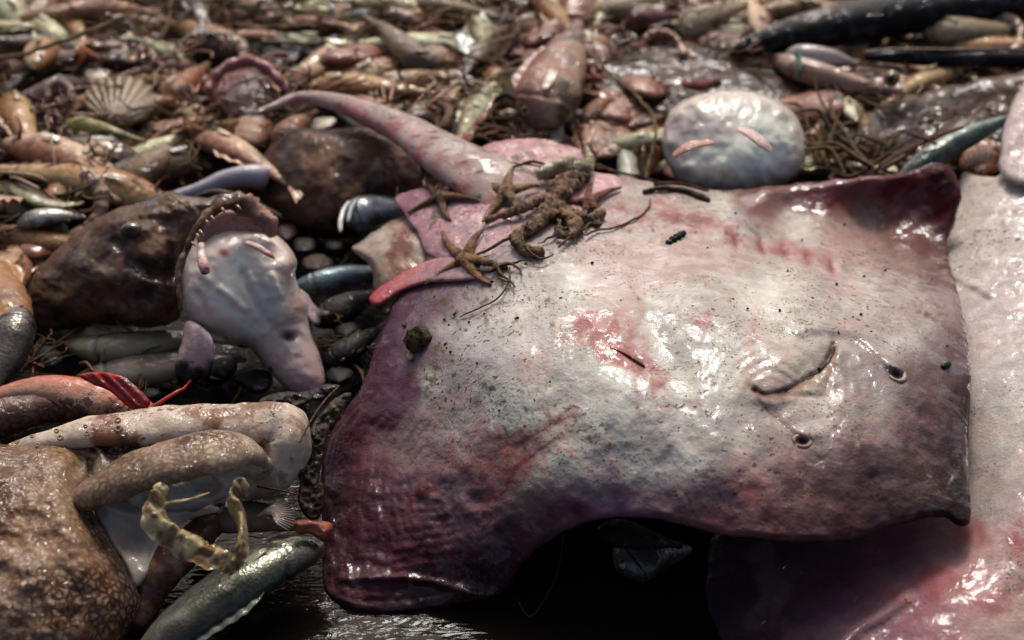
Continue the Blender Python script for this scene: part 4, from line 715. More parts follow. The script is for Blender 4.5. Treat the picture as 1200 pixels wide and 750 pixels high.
for lb, pts in (('thin twig crossing the muddy lump toward the left', [(600,196,.02,1.6),(625,190,.024,2),(645,196,.028,1.6)]), ('long thin root curving from the muddy lump along the skate', [(686,276,.012,1.6),(700,270,.008,1.4),(722,266,.006,1.4),(745,256,.005,1.3),(760,244,.005,1.2),(762,232,.006,1)]),
      ('fine pale stalk trailing down from the brittle star', [(598,312,.018,1.3),(596,330,.010,1.2),(585,348,.006,1.1),(560,362,.005,1),(538,372,.004,.8)]), ('dark stalk across the lower part of the muddy lump', [(600,278,.02,1.8),(590,282,.02,2),(575,292,.018,2),(556,300,.016,1.6)]),
      ('pale curved stalk looping round the muddy lump tip', [(618,258,.032,1.2),(612,275,.026,1.2),(618,292,.022,1.2),(634,303,.014,1.2),(650,298,.010,1)]), ('short reddish stalk below the muddy lump', [(676,258,.02,1.8),(668,276,.016,1.8),(654,290,.010,1.4)]),
      ('thin arching stalk over the largest spiny starfish', [(540,180,.01,.8),(575,188,.012,.9),(610,192,.016,.9),(640,196,.03,.8)]),
      ('thin reddish root crossing the skate tail root', [(505,236,.016,1.2),(520,205,.02,1.1),(545,192,.016,1),(590,190,.012,1),(640,196,.016,.9)])):
    strand('twig', lb, 'twig', pts, col=(.36,.27,.19), z=zsk, kink=.001)
strand('twig', 'dark brown twig lying on the far shoulder of the skate', 'twig', [(752,224,.006,2.5),(775,220,.01,3.2),(800,222,.012,3.5),(818,230,.008,4),(832,236,.004,3)], col=(.20,.14,.11), z=zsk, kink=.002, m=10)
strand('twig', 'reddish twig parallel to the dark brown one on the skate', 'twig', [(765,216,.012,2),(795,215,.014,2.2),(832,224,.010,1.6)], col=(.30,.16,.12), z=zsk)
strand('black_grub', 'small black segmented grub on the skate below the far twig', 'grub', [(782,286,.003,3.5),(790,281,.005,4.5),(798,276,.005,4),(802,272,.003,2.4)], col=(.05,.045,.045), z=zsk, mat='dark', disp=lambda T, TH, V: .3*np.sin(T*30), m=12, n=40)
strand('black_grub', 'tiny black bean shaped bit near the snout edge of the skate', 'grub', [(1103,431,.002,3),(1108,429,.003,4),(1113,426,.002,3)], col=(.04,.04,.04), z=zsk, mat='dark', m=12, n=30)
strand('red_worm', 'thin red worm lying on the middle of the white skate belly', 'worm', [(703,403,.0035,1.2),(718,409,.0045,1.7),(735,416,.0045,2.0),(748,424,.003,2.2),(756,430,.001,1.4)], col=(.42,.05,.05), z=zsk, mat='soft', m=10)
tag(mk('snail_shell', *ball(on_skate(np.array([490.]), np.array([398.]), np.array([.010]))[0], .0125, 18, sq=(1, .85, 1.0), col=lambda D: mix((.34,.29,.18), (.16,.13,.08), sst(-.2, .4, fbm(D[..., 0]*4, D[..., 1]*4, D[..., 2]*4, 191))), disp=lambda D: .15*fbm(D[..., 0]*3, D[..., 1]*3, D[..., 2]*3, 192)+.04*np.sin(D[..., 2]*14+D[..., 0]*4)), M['rough']), 'small round dark snail shell on the left shoulder of the skate', 'snail shell')
tag(mk('flesh_crumb', *ball(on_skate(np.array([481.]), np.array([418.]), np.array([.003]))[0], .005, 10, sq=(.8, 1.2, .6), col=(.62,.52,.40), disp=lambda D: .3*fbm(D[..., 0]*3, D[..., 1]*3, D[..., 2]*3, 193)), M['soft']), 'tiny cream crumb below the dark snail shell', 'crumb')
q = random.Random(12); k = 0
cr = None
for i in range(120):
    if i < 70: x, y = q.gauss(560, 60), q.gauss(370, 50)
    elif i < 110: x, y = q.gauss(960, 110), q.gauss(340, 50)
    else: x, y = q.gauss(720, 160), q.gauss(520, 60)
    if not inside(np.array([x]), np.array([y]), np.array(SK))[0] or dseg(np.array([x]), np.array([y]), np.array(SK, float), True)[0][0] < 14: continue
    w = on_skate(np.array([x]), np.array([y]), np.array([.0005]))[0]
    if cr is None:
        cr = mk('mud_crumb', *ball(w, .0022, 7, sq=(1, 1, .6), col=(.27,.21,.15), disp=lambda D: .4*fbm(D[..., 0]*3, D[..., 1]*3, D[..., 2]*3, 194)), M['mud']); tag(cr, 'tiny brown crumb of mud on the skate belly', 'mud crumb', 'mud crumbs sprinkled on the skate'); continue
    c = cr.copy(); COL.objects.link(c); c.location = w; c.scale = [q.uniform(.25, .85)]*3; c.rotation_euler = (q.uniform(0, 6), q.uniform(0, 6), q.uniform(0, 6)); c['label'] = 'tiny brown crumb of mud on the skate belly'
# ================================================================== the heap behind, by hand
F_ = [  # name, label, pts, deep, thick, dorsal, belly, side, mat, opts
 ('gurnard','red pink fish with striped flank standing head down behind the skate tail',[(625,150,.06),(636,125,.075),(650,90,.085),(665,55,.09),(678,28,.08)],40,26,(.46,.27,.24),(.64,.52,.48),-1,'fish',dict(stripe=(.64,.40,.34),tail=False)),
 ('silver_fish','silver white fish with dark open mouth facing right, near the left side',[(158,190,.04),(135,186,.05),(105,178,.05),(75,172,.045),(40,165,.03)],30,22,(.34,.30,.24),(.68,.66,.60),-1,'silver',dict()),
 ('brown_fish','grey brown curved fish with pale eye left of the far middle',[(520,62,.05),(500,75,.06),(478,60,.07),(455,38,.07),(425,18,.06)],19,16,(.38,.29,.25),(.50,.40,.35),1,'fish',dict(tail=False)),
 ('tan_fish','tan fish with orange cheek lying left of the dark rod',[(435,112,.05),(460,104,.055),(495,94,.055),(535,84,.05)],22,18,(.52,.38,.28),(.58,.46,.36),1,'fish',dict()),
 ('orange_fish','orange red fish half hidden above the start of the skate tail',[(438,72,.04),(415,78,.05),(385,88,.05),(345,98,.04)],20,16,(.55,.28,.20),(.58,.40,.32),1,'fish',dict()),
 ('orange_fish','dull orange horizontal fish in the far row left of centre',[(432,30,.03),(480,26,.04),(530,18,.04),(560,16,.03)],17,14,(.56,.30,.18),(.58,.40,.28),1,'fish',dict()),
 ('orange_fish','long orange brown fish slanting down right beneath the yellow stalk',[(290,68,.05),(262,52,.055),(225,36,.055),(190,24,.05)],22,17,(.50,.29,.18),(.54,.38,.28),1,'fish',dict()),
 ('orange_fish','blunt orange fish pointing up right beside the striped shell',[(190,124,.05),(205,108,.055),(225,90,.055),(245,74,.05)],20,16,(.56,.30,.18),(.56,.38,.26),1,'fish',dict(eye=False,tail=False)),
 ('banded_fish','pinkish white fish with orange bands standing upright above the brown lump',[(300,140,.05),(296,152,.055),(290,170,.055),(282,190,.04)],26,16,(.58,.40,.34),(.64,.56,.52),-1,'fish',dict(stripe=(.60,.34,.20),tail=False,fins=False)),
 ('brown_fish','smooth tan brown fish bent below the small starfish on the heap',[(132,232,.045),(155,214,.05),(182,192,.055),(205,182,.05),(250,196,.04)],22,18,(.42,.31,.23),(.50,.40,.30),1,'fish',dict(tail=False,fins=False)),
 ('yellow_fish','thin olive yellow fish above the silver white fish',[(72,146,.065),(100,146,.07),(135,156,.068),(172,166,.06)],10,9,(.42,.38,.20),(.58,.52,.34),-1,'fish',dict(tail=False)),
 ('white_fish','bluish white slim fish low at the left under the tan brown one',[(70,232,.04),(100,224,.045),(135,216,.045),(165,206,.04)],16,12,(.52,.52,.48),(.70,.70,.66),1,'silver',dict(tail=False,fins=False)),
 ('purple_fish','dark purple fish at the left beside the curled ring',[(98,98,.05),(70,108,.055),(35,118,.055),(-20,128,.05)],24,18,(.22,.14,.17),(.38,.30,.34),-1,'dark',dict(eye=False)),
 ('pink_fish','dark pink fish with a red streak reaching right from the purple one',[(232,76,.045),(195,84,.05),(150,92,.05),(105,104,.05)],13,12,(.44,.20,.22),(.36,.24,.24),1,'fish',dict(eye=False,tail=False)),
 ('orange_fish','mottled orange fish above the arched end of the skate tail',[(325,104,.05),(350,94,.055),(385,84,.055),(425,70,.05)],17,14,(.54,.34,.24),(.60,.48,.40),1,'fish',dict(tail=False)),
 ('pink_fish','short pink brown fish between the banded fish and the brown lump',[(322,172,.06),(335,156,.065),(352,142,.06),(372,130,.05)],16,12,(.46,.28,.22),(.52,.36,.32),1,'fish',dict(tail=False,fins=False)),
 ('orange_fish','orange fish lying left of the gaping anglerfish under a leaf',[(-15,272,.05),(20,278,.055),(60,286,.055),(95,284,.05),(120,272,.04)],18,14,(.48,.27,.17),(.52,.36,.26),-1,'fish',dict(eye=False,tail=False)),
 ('silver_fish','small broken silver fish with pearly side left of the gaping anglerfish',[(20,262,.07),(42,256,.075),(70,252,.075),(100,254,.07)],15,10,(.34,.32,.28),(.66,.66,.62),-1,'silver',dict(eye=False,tail=False,fins=False)),
 ('dark_fish','dark fish filling the shadow left of the silver white fish',[(-20,190,.03),(10,188,.035),(45,192,.03)],18,14,(.12,.10,.09),(.2,.16,.14),-1,'dark',dict(eye=False,tail=False)),
 ('squid','long pale squid like fish on the right with round yellow eyed head',[(905,66,.06),(935,80,.07),(975,92,.07),(1020,104,.065),(1060,112,.05)],17,15,(.56,.44,.38),(.66,.58,.54),1,'pale',dict(eye=False,tail=False,fins=False)),
 ('pale_fish','pale fish lying above the squid like fish, by the teal twine',[(920,62,.07),(945,64,.075),(980,68,.075),(1015,80,.06)],13,12,(.52,.46,.42),(.64,.60,.57),-1,'pale',dict(eye=False,tail=False,fins=False)),
 ('purple_fish','smooth purplish fish right of the round white belly',[(935,138,.05),(960,136,.055),(995,138,.055),(1030,144,.045)],16,14,(.34,.22,.25),(.44,.32,.34),1,'soft',dict(eye=False,tail=False,fins=False)),
 ('green_fish','slim green silver fish slanting up to the right skate corner',[(1052,212,.09),(1085,190,.10),(1125,165,.105),(1165,146,.105),(1210,130,.10)],17,14,(.20,.27,.24),(.46,.50,.46),1,'silver',dict(eye=False,tail=False,fins=False)),
 ('tan_fish','tan fish along the upper edge above the long black fish',[(870,22,.05),(920,12,.06),(970,9,.06),(1020,14,.05)],13,12,(.52,.40,.30),(.62,.52,.42),1,'fish',dict(eye=False)),
 ('pale_fish','beige fish with dark eye at the far right of centre',[(800,42,.05),(820,24,.055),(845,14,.055),(880,4,.05)],22,16,(.46,.38,.30),(.58,.50,.42),-1,'fish',dict()),
 ('beige_fish','beige fish with dark eye near the upper right corner',[(1080,32,.06),(1110,36,.07),(1150,36,.07),(1205,30,.06)],24,18,(.46,.36,.29),(.58,.50,.44),-1,'fish',dict()),
 ('brown_fish','brown fish pointing down right beside the red pink fish',[(682,150,.05),(700,128,.055),(718,108,.05)],13,11,(.48,.28,.20),(.5,.34,.26),1,'fish',dict(eye=False,tail=False,fins=False)),
 ('maroon_fish','maroon fish in the far row right of centre',[(735,28,.06),(760,22,.065),(795,18,.06)],20,16,(.32,.15,.15),(.36,.22,.2),1,'soft',dict(eye=False)),
 ('pale_fish','pinkish pale fish at the top just right of centre',[(690,18,.05),(720,10,.06),(760,0,.06),(800,-6,.05)],24,16,(.56,.46,.40),(.66,.60,.56),1,'fish',dict(eye=False)),
 ('brown_fish','long dull brown fish at the top edge left of centre',[(480,2,.05),(520,10,.06),(560,18,.06),(612,28,.05)],13,12,(.40,.31,.22),(.52,.44,.34),1,'fish',dict(eye=False)),
 ('pink_fish','pink flesh coloured fish at the top edge toward the left',[(330,18,.04),(310,12,.05),(280,6,.05),(250,0,.05)],18,14,(.52,.38,.34),(.6,.5,.46),1,'soft',dict(eye=False)),
 ('orange_fish','orange fish lying along the upper left edge',[(110,14,.04),(70,20,.05),(30,24,.05),(-10,24,.04)],17,14,(.46,.27,.18),(.5,.35,.26),1,'fish',dict(eye=False)),
 ('brown_fish','dark brown fish crossing below the yellow stalk at the left',[(15,86,.04),(60,76,.05),(110,70,.05),(160,80,.04)],19,15,(.26,.17,.12),(.34,.24,.18),1,'fish',dict(eye=False)),
]
for nm, lb, pts, dp, tk, dc, bc, sd, mt, op in F_:
    fish(nm, lb, 'fish', pts, dp, tk, dc, bc, side=sd, mat=mt, n=60, **op)
# long black shapes
for lb, pts, r in (('very long black fish sweeping across the upper right', [(855,62,.06,6),(890,50,.07,16),(940,38,.08,26),(1000,26,.085,30),(1070,14,.085,30),(1150,4,.08,28),(1240,-8,.08,26)], 0), ('long thin black fish below the thick black one at the upper right', [(1012,66,.075,6),(1050,66,.08,11),(1110,68,.08,13),(1170,68,.08,14),(1250,70,.08,14)], 1)):
    t_ = thing('black_eel', lb, 'eel', P(pts[3][0], pts[3][1], .1))
    mk('body', *tube(pts, n=80, m=20, flat=.8, col=lambda T, TH, V: mix((.045,.042,.045), (.30,.22,.17), sst(.75, .98, np.sin(TH - .6)))), M['dark'], t_)
    mk('fin_ridge', *tube([(p[0], p[1]-p[3]*.75, p[2]+.012, 1.8) for p in pts], n=50, m=8, col=(.34,.25,.2)), M['fin'], t_)
tag(lump('flat_ray', 'wide dark brown flat ray with a pale blue sheen behind the round white belly', 'ray', [(690,70),(720,55),(770,50),(820,52),(880,62),(920,75),(960,98),(985,125),(950,150),(900,140),(850,128),(790,140),(740,130),(700,110)], .05, .012, lambda x, y, d: mix((.27,.19,.14), (.15,.11,.09), sst(-.2,.4,fbm(x/30,y/20,0,201))), mat='hide', hb=.02, rim=20, disp=lambda x, y, d: .006*fbm(x/40, y/25, 0, 202), cell=4))
lump('flat_ray', 'dark brown flat ray with rough edge under the upper right corner of the skate', 'ray', [(930,180),(960,160),(1000,140),(1040,122),(1090,105),(1140,95),(1180,88),(1240,84),(1260,180),(1180,200),(1120,205),(1060,208),(1000,214),(950,214),(935,200)], [(930,190,.085),(1090,105,.13),(1240,84,.15),(1120,205,.085),(1240,200,.09)], .012, lambda x, y, d: mix(mix((.27,.19,.135), (.16,.12,.09), sst(-.2,.4,fbm(x/26,y/20,0,203))), (.36,.25,.17), .6*np.exp(-(d/5)**2)), mat='hide', hb=.02, rim=14, disp=lambda x, y, d: .005*fbm(x/24, y/20, 0, 204)+.004*np.abs(fbm(x/6,y/5,0,205))*np.exp(-(d/9)**2), cell=3, edge=3)
hd = lump('fish_skull', 'round whitish head with yellow eye at the end of the squid like fish', 'fish head', [(1005,88),(1015,76),(1035,70),(1055,74),(1068,88),(1074,104),(1062,112),(1040,110),(1020,102)], .06, .022, (.66,.58,.55), mat='pale', rough=.002)
mk('eye', *ball(P(1045, 92, gzp(1045, 92, .095)), .0095, 10, col=(.45,.35,.14)), M['eye'], hd); mk('pupil', *ball(P(1044, 92, gzp(1044, 92, .102)), .0055, 8, col=(.02,.02,.02)), M['eye'], hd)
# ribbed cockle
def cockle(label, cx, cy, rx, ry, dz, c1, c2, ang=0.0, ribs=15):
    def cf(x, y, d):
        a = np.arctan2((y-cy-ry*.9), (x-cx+rx*.2)); return mix(c1, c2, sst(.1, .5, np.sin(a*ribs*2)))
    def df(x, y, d):
        a = np.arctan2((y-cy-ry*.9), (x-cx+rx*.2)); return .0018*np.sin(a*ribs*2+1.5)
    a = np.linspace(0, 2*np.pi, 13)[:-1]
    lump('cockle_shell', label, 'shell', [(cx+rx*math.cos(t), cy+ry*math.sin(t)) for t in a], dz, .03, cf, mat='shell', disp=df, cell=1.8, edge=.5)
cockle('cream and brown ribbed cockle shell at the upper left', 141, 118, 44, 30, .06, (.30,.22,.15), (.62,.54,.42))
cockle('half buried orange brown ribbed shell beside the right skate corner', 1150, 192, 26, 20, .07, (.36,.20,.10), (.50,.30,.16))
mp_ = thing('sea_squirt', 'maroon open mouthed bag like sea squirt left of the skate tail tip', 'sea squirt', P(285, 130, gzp(285, 130, .01)))
lump('body', None, None, [(245,112),(252,92),(270,82),(295,80),(318,90),(328,108),(318,130),(300,140),(275,142),(256,134)], .05, .035, (.42,.24,.24), mat='soft', parent=mp_)
mk('rim', *tube([(243,110,.08,5),(250,92,.088,6),(268,78,.095,7),(290,72,.098,7),(312,80,.095,7),(328,96,.088,6),(334,108,.08,4)], n=50, m=12, col=(.50,.27,.27), disp=lambda T, TH, V: .15*np.sin(T*40)), M['soft'], mp_)
for lb, c, pts in (('tan curled worm ring at the left beside the purple fish', (.46,.34,.26), [(56,118,.07,4),(58,104,.075,4.5),(70,97,.08,5),(82,104,.08,5),(83,117,.075,5),(74,123,.07,4.5),(66,116,.07,4)]), ('tan curled arm hooked below the silver white fish', (.40,.29,.21), [(34,214,.05,5),(60,206,.055,5),(68,194,.06,4.5),(58,186,.06,4),(45,190,.06,3)])):
    strand('curled_worm', lb, 'worm', pts, col=c, mat='soft', n=50, m=12)
# shards and scraps, each placed by eye
S_ = [('white_scrap','pearly white scrap with teal sheen at the top left of centre','scrap',550,48,20,24,(.66,.70,.68),'silver'),('white_scrap','bright white scrap at the very top left of centre','scrap',396,2,14,12,(.78,.78,.76),'pale'),('white_scrap','pale blue scrap at the top beside the orange fish','scrap',448,6,40,10,(.56,.60,.60),'pale'),
 ('white_scrap','white shard right of the red pink fish head in the far row','scrap',718,48,14,10,(.70,.70,.68),'silver'),('pink_scrap','torn pink and white scrap touching the red pink fish','scrap',622,62,20,12,(.64,.42,.38),'soft'),('cream_scrap','lumpy cream scrap under the red pink fish head','scrap',636,150,15,9,(.68,.64,.54),'soft'),('cream_scrap','upright cream scrap right below the red pink fish','scrap',652,162,9,20,(.62,.60,.52),'soft'),
 ('peach_scrap','peach coloured torn skin scrap behind the sea squirt','scrap',706,160,34,26,(.60,.44,.34),'soft'),('peach_scrap','orange brown torn scrap left of the round white belly','scrap',752,138,26,16,(.44,.27,.16),'soft'),('white_scrap','pale translucent sliver slanting left of the round white belly','scrap',736,196,13,26,(.58,.58,.52),'pale'),('dark_rod','blue black rounded lump left of the cream scraps','scrap',540,142,16,34,(.14,.15,.17),'dark'),
 ('weed_clump','olive green weedy lump above the blue black one','weed',592,98,26,24,(.24,.20,.10),'mud'),('weed_clump','dark olive weedy lump at the top middle','weed',585,44,24,20,(.26,.20,.12),'mud'),('dark_lump','added black lump for the shaded hole beside the maroon bag like squirt','scrap',330,60,22,26,(.07,.06,.06),'dark'),('dark_lump','added black blue lump for the shaded hole right of its black twin','scrap',378,58,22,18,(.08,.08,.09),'dark'),  # both black lumps are added, their colour standing for shade in holes
 ('orange_scrap','small orange scrap touching the tan fish cheek','scrap',465,116,18,8,(.56,.27,.13),'soft'),('white_scrap','small white shell piece below the tan fish','scrap',488,130,12,10,(.66,.64,.60),'shell'),('white_scrap','tiny white shell piece behind the skate tail','scrap',470,126,9,6,(.66,.66,.64),'shell'),('cream_scrap','pale yellow lump with weed right of the round white belly','scrap',972,176,22,24,(.46,.40,.28),'soft'),
 ('brown_scrap','brown wet lump at the upper left under the yellow stalk','scrap',130,52,34,20,(.34,.22,.15),'soft'),('cream_scrap','dusty cream lump at the upper left','scrap',55,30,24,12,(.50,.42,.32),'soft'),('cream_scrap','shiny cream tail sliver left of the long orange brown fish','scrap',165,64,20,8,(.62,.52,.38),'silver'),('pink_scrap','pink lump at the top left of centre','scrap',312,16,18,10,(.56,.38,.36),'soft'),
 ('brown_scrap','dark red brown lump left edge behind the leaf','scrap',8,238,22,10,(.30,.14,.11),'soft'),('dark_lump','brown black patch of skin right of the tan brown fish','scrap',250,168,26,16,(.16,.12,.09),'mud'),('white_scrap','pale lump at the right of the dark flat ray','scrap',905,96,20,12,(.44,.38,.34),'pale'),('beige_scrap','beige torn scrap below the beige eyed fish','scrap',842,46,30,14,(.50,.38,.32),'soft'),
 ('dark_lump','dark brown wet lump behind the twig ends right of the belly','scrap',900,236-40,18,10,(.20,.15,.12),'mud'),('brown_scrap','rusty brown lump at the top right of centre','scrap',600,4,26,14,(.46,.28,.16),'soft'),('brown_scrap','brown lump at the top edge right of the pale fish','scrap',850,-4,22,12,(.42,.28,.2),'soft')]
for i, (nm, lb, ct, x, y, rx, ry, c, mt) in enumerate(S_):
    rr = random.Random(100+i); a = np.linspace(0, 2*np.pi, 11)[:-1]; tl = rr.uniform(-.4, .4)
    ol = []
    for t in a:
        k_ = rr.uniform(.72, 1.2); u, v = rx*math.cos(t)*k_, ry*math.sin(t)*k_; ol.append((x+u*math.cos(tl)-v*math.sin(tl), y+u*math.sin(tl)+v*math.cos(tl)))
    lump(nm, lb, ct, ol, .05, .014, c, mat=mt, seed=i, rough=.005, cell=2.2, edge=2)
# stalks, twigs, strands
for i, (lb, ct, pts, c) in enumerate([('long yellow straw like stalk crossing the upper left','stalk',[(-10,72,.08,3),(40,60,.09,3),(90,42,.095,3.2),(140,22,.1,3),(170,10,.1,2)],(.50,.40,.24)),('short pale stalk left of the bright white scrap','stalk',[(280,30,.08,2.5),(320,32,.09,2.5),(366,28,.09,2.5)],(.58,.46,.32)),
 ('upright thin brown stalk above the long orange brown fish','stalk',[(190,46,.09,2.6),(198,20,.1,2.2),(200,-8,.1,2)],(.42,.27,.17)),('long kinked tan strand hanging right of the red pink fish','strand',[(686,60,.09,2),(702,72,.1,2),(720,92,.1,2),(745,112,.1,2),(762,130,.105,2),(768,155,.105,1.8),(762,185,.105,1.8),(757,212,.1,1.8)],(.44,.34,.22)),
 ('teal twine looped over the pale fish on the right','twine',[(932,58,.085,2.2),(936,68,.1,2.2),(937,80,.1,2.2),(936,92,.09,2.2)],(.20,.42,.38)),('reddish forked twig on the flat ray, upper right','twig',[(1060,178,.115,2.2),(1085,166,.12,2.4),(1105,158,.125,2.4),(1130,148,.125,2)],(.38,.20,.13)),('short reddish twig crossing the forked one','twig',[(1062,156,.12,2),(1082,162,.122,2),(1098,168,.12,1.8)],(.36,.19,.12)),('stub of reddish twig standing on the forked one','twig',[(1096,164,.125,2),(1098,154,.128,1.6),(1101,146,.128,1.2)],(.36,.19,.12)),
 ('dried orange claw blade standing behind the skate tail','claw',[(546,168,.08,8),(558,148,.09,7),(570,130,.1,4),(580,110,.1,1)],(.52,.30,.14)),('brown twig left of the dried orange claw blade','twig',[(515,120,.07,4),(528,130,.08,6),(520,148,.08,5),(505,156,.07,2)],(.42,.31,.2)),
 ('thin dark stalk above the skate tail root','twig',[(440,128,.08,2),(470,112,.09,2),(500,108,.09,1.6)],(.32,.24,.16)),('yellow weed stem upright beside the pale yellow lump','weed',[(968,192,.07,5),(972,170,.085,3),(976,150,.095,2),(985,132,.1,1)],(.50,.38,.16)),('thin yellow weed stem leaning left of the upright one','weed',[(966,190,.08,3),(962,165,.09,2),(954,148,.1,1)],(.48,.38,.18)),
 ('olive leaf blade pointing left above the orange fish','leaf',[(8,218,.07,3),(30,228,.08,9),(55,238,.08,11),(78,240,.075,8),(100,236,.07,3)],(.40,.38,.20)),('reddish brown crab leg left of the tan brown fish','crab leg',[(60,222,.06,3),(80,218,.065,4),(98,208,.065,3),(108,204,.06,1.5)],(.40,.22,.15)),('thin brown stalk bundle piece at the left edge','twig',[(0,330,.06,2),(14,318,.065,2.2),(26,298,.07,2)],(.38,.28,.18)),('tan bent stalk at the left edge below the orange fish','twig',[(22,345,.06,2),(26,325,.065,2),(24,305,.07,2),(30,292,.07,1.6)],(.44,.33,.22)),
 ('pale thin stalk lying above the pearly broken fish','twig',[(120,214,.065,2.5),(100,222,.07,2.5),(88,232,.07,2)],(.5,.42,.3)),('small dark branched twig left of the red pink fish','twig',[(575,120,.07,3),(590,112,.08,4),(604,118,.08,3)],(.14,.11,.08)),('pink worm like scrap on the near edge of the far flat ray','worm',[(800,98,.07,5),(822,100,.075,7),(845,94,.075,5)],(.52,.30,.28)),('thin root lying along the far shoulder toward the round white belly','twig',[(712,200,.10,1.6),(745,206,.11,1.6),(780,216,.11,1.6)],(.3,.2,.14))]):
    strand('leaf' if ct == 'leaf' else ct.replace(' ', '_'), lb, ct, pts, col=lambda T, TH, V, c=c: mix(c, np.array(c)*.6, sst(-.1, .5, fbm(V[..., 0]*80, V[..., 1]*80, V[..., 2]*80, 211))), flat=.35 if ct in ('leaf', 'claw') else .9, kink=.002, seed=i*5, m=10, mat='fin' if ct in ('leaf', 'claw', 'crab leg') else 'rough')
hz = lambda x, y, l: P(x, y, gzp(x, y, .055 + l))
starfish('small pale brown starfish on the heap right of the silver white fish', 226, 150, 28, -60, (.46,.32,.22), (.9,.8,.7,.9,.9), .2, 6, base=hz)
starfish('small tan starfish in front of the short pink brown fish', 268, 146, 18, -20, (.46,.34,.24), (.9,.8,.8,.9,.9), .2, 5, base=hz)
starfish('faint orange starfish at the upper left near the brown wet lump', 100, 62, 28, 30, (.46,.26,.16), (.9,.8,.8,.9,.9), .2, 5, base=hz)
starfish('tiny pinkish starfish right of the red pink fish', 697, 92, 22, -100, (.50,.32,.28), (.9,.8,.8,.9,.9), .2, 4, base=hz)

# ================================================================== countless small bycatch between the larger pieces: prototypes copied in a loop
def proto_fish(k, d, b):
    return fish('small_fish', None, None, [(490, 82, .03), (518, 78, .035), (545, 79, .035), (580, 84, .03)], 11, 7, d, b, side=1, n=34)
PF = [(proto_fish(0, (.56,.36,.23), (.68,.54,.41)), 'small orange brown fish among the blurred heap', 'small orange fish of the heap'), (proto_fish(1, (.56,.49,.39), (.82,.79,.70)), 'small greyish silver fish among the blurred heap', 'small silver fish of the heap'), (proto_fish(2, (.56,.36,.31), (.78,.66,.59)), 'small pink fish among the blurred heap', 'small pink fish of the heap'), (proto_fish(3, (.20,.15,.12), (.34,.27,.21)), 'small dark brown fish among the blurred heap', 'small brown fish of the heap')]
def shrimp(c):
    pts = [(500, 84, .03, 3), (508, 76, .034, 6), (520, 72, .036, 6.5), (532, 75, .034, 5.5), (540, 83, .03, 4), (541, 92, .028, 2.5)]
    r = thing('shrimp', None, None, P(520, 80, gzp(520, 80, .025)))
    mk('shell', *tube(pts, n=46, m=12, col=lambda T, TH, V: mix(c, np.array(c)*.6, sst(.3, .8, np.sin(T*44))), disp=lambda T, TH, V: .10*np.sin(T*44)), M['fin'], r)
    for s_ in (-1, 1): mk('antenna', *tube([(501, 82, .036, 1), (488, 74+5*s_, .045, .8), (470, 72+12*s_, .05, .6)], n=14, m=6, col=c), M['fin'], r)
    mk('tail_fan', *tube([(541, 90, .029, 3), (540, 98, .028, 5), (538, 104, .027, 4)], n=14, m=8, flat=.3, col=c), M['fin'], r)
    return r
PF += [(shrimp((.56,.34,.24)), 'small orange shrimp among the blurred heap', 'small orange shrimps of the heap'), (shrimp((.66,.54,.44)), 'small pale shrimp among the blurred heap', 'small pale shrimps of the heap')]
def one(name, geo, mat): return mk(name, *geo, M[mat])
PF += [(one('crab_leg', tube([(500,80,.03,2),(512,74,.04,3.4),(524,80,.045,2.4),(540,84,.035,1.2)], n=30, m=10, col=(.46,.26,.17)), 'fin'), 'thin reddish brown crab leg among the blurred heap', 'crab legs of the heap'),
       (one('twig', tube([(496,84,.03,1.6),(515,80,.04,2),(540,78,.042,1.8),(565,72,.04,1.1)], n=30, m=8, col=(.42,.33,.21), disp=lambda T, TH, V: .2*np.sin(T*30)), 'rough'), 'thin tan twig among the blurred heap', 'tan twigs of the heap'),
       (one('shell_piece', relief([(500,80),(510,70),(526,70),(534,80),(524,90),(508,90)], lambda x, y: gzp(x, y, .035), .010, .004, cell=2, disp=lambda x, y, d: .0012*np.sin(x*1.1), col=(.76,.71,.63)), 'shell'), 'small cream shell piece among the blurred heap', 'shell pieces of the heap'),
       (one('flesh_scrap', relief([(500,80),(514,68),(530,74),(536,86),(520,94),(506,92)], lambda x, y: gzp(x, y, .035), .012, .01, cell=2, disp=lambda x, y, d: .004*fbm(x/8, y/8, 0, 221), col=lambda x, y, d: mix((.46,.27,.20), (.60,.44,.36), sst(-.2, .5, fbm(x/9, y/9, 0, 222)))), 'soft'), 'small reddish flesh scrap among the blurred heap', 'flesh scraps of the heap')]
def tuft(seed, c, n, L):
    qq = random.Random(seed); parts = []
    for j in range(n):
        x, y, a = 520+qq.uniform(-14, 14), 80+qq.uniform(-6, 6), qq.uniform(0, 6.28); z = .03+qq.uniform(0, .012); pts = []
        for u in range(5):
            pts.append((x, y, z, qq.uniform(1.0, 2.2)*(1-u*.17))); a += qq.uniform(-.9, .9); x += L/4*math.cos(a); y += L/4*math.sin(a)*.6; z += qq.uniform(-.006, .009)
        parts.append(tube(pts, n=22, m=6, col=tuple(np.array(c)*qq.uniform(.6, 1.25))))
    return join(parts)
PF += [(one('weed_tuft', tuft(5, (.36,.27,.17), 16, 60), 'rough'), 'tangled brown weed tuft among the blurred heap', 'brown weed tufts of the heap'), (one('weed_tuft', tuft(6, (.48,.30,.20), 12, 44), 'fin'), 'tangled reddish tuft of thin legs among the blurred heap', 'reddish leg tufts of the heap')]
CT = ['fish']*4 + ['shrimp']*2 + ['crab leg', 'twig', 'shell', 'flesh scrap', 'weed', 'tuft']
NMK = {}
def kids(o): return [c for c in bpy.data.objects if c.parent == o]
PK = [(p, [(c, kids(c)) for c in kids(p)]) for p, _, _ in PF]
q = random.Random(77); used = set(); BLK = [crom(SK, 120, True), crom(AO, 80, True)]
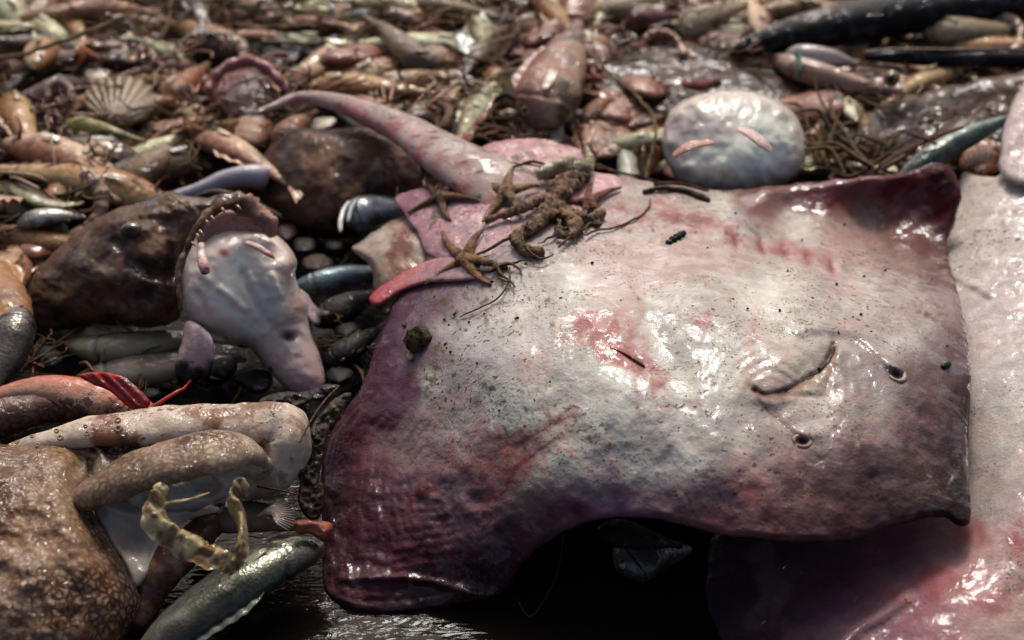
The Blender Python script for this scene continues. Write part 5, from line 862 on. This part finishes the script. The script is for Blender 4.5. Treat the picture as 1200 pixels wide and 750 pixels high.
def spots(n):
    out = []; tries = 0
    while len(out) < n and tries < 6000:
        tries += 1
        x = q.uniform(-60, 1260); y = q.uniform(-30, 1)*1 + (q.random()**1.15)*240
        if x < 420 and q.random() < .25: y = q.uniform(200, 350)
        if any(inside(np.array([x]), np.array([y]), b)[0] for b in BLK): continue
        if 300 < x < 490 and 150 < y < 480: continue
        if y > 210 and x > 120: continue
        if any(abs(x-a) < 14 and abs(y-b) < 9 for a, b in out): continue
        out.append((x, y))
    return out
for i, (x, y) in enumerate(spots(540)):
    k = q.choices(range(len(PF)), (8, 8, 7, 5, 6, 7, 9, 11, 9, 10, 14, 12))[0]
    src, ks = PK[k]; _, lb, gr = PF[k]
    if k in used:
        o = src.copy(); COL.objects.link(o)
        for c, gs in ks:
            c2 = c.copy(); COL.objects.link(c2); c2.parent = o
            for g in gs: g2 = g.copy(); COL.objects.link(g2); g2.parent = c2
    else: o = src; used.add(k)
    w = P(np.array([x]), np.array([y]), gzp(np.array([x]), np.array([y]), q.uniform(.02, .055)))[0]
    o.location = w; s = (q.uniform(.9, 2.0) if k in (0, 1, 2, 3, 9) else q.uniform(.7, 1.4)) * (1.35 if y > 200 else 1); o.scale = (s, s, s)
    o.rotation_euler = (q.uniform(-.25, .25), q.uniform(-.25, .25), q.gauss(0, .75) + q.choice((0, math.pi)))
    tag(o, lb, CT[k], gr)
# tufts and twigs caught deep in the gap between the brown fish and the skate
for i in range(13):
    k = q.choice((6, 7, 10, 10, 11)); src, ks = PK[k]
    if k not in used: continue
    o = src.copy(); COL.objects.link(o); x, y = q.choice(((q.uniform(385, 430), q.uniform(285, 400)), (q.uniform(250, 300), q.uniform(440, 465)), (q.uniform(395, 410), q.uniform(410, 440)), (q.uniform(30, 190), q.uniform(425, 440))))
    o.location = P(np.array([x]), np.array([y]), gzp(np.array([x]), np.array([y]), q.uniform(.012, .028)))[0]; s = q.uniform(.5, .9); o.scale = (s, s, s); o.rotation_euler = (q.uniform(-.4, .4), q.uniform(-.4, .4), q.uniform(0, 6.28))
    o['label'] = 'dark thin tangle or stalk in the shadowed gaps of the near heap'; o['group'] = 'tangles in the shadowed gaps'
for k, (p, _, _) in enumerate(PF):
    if k not in used: bpy.data.objects.remove(p)
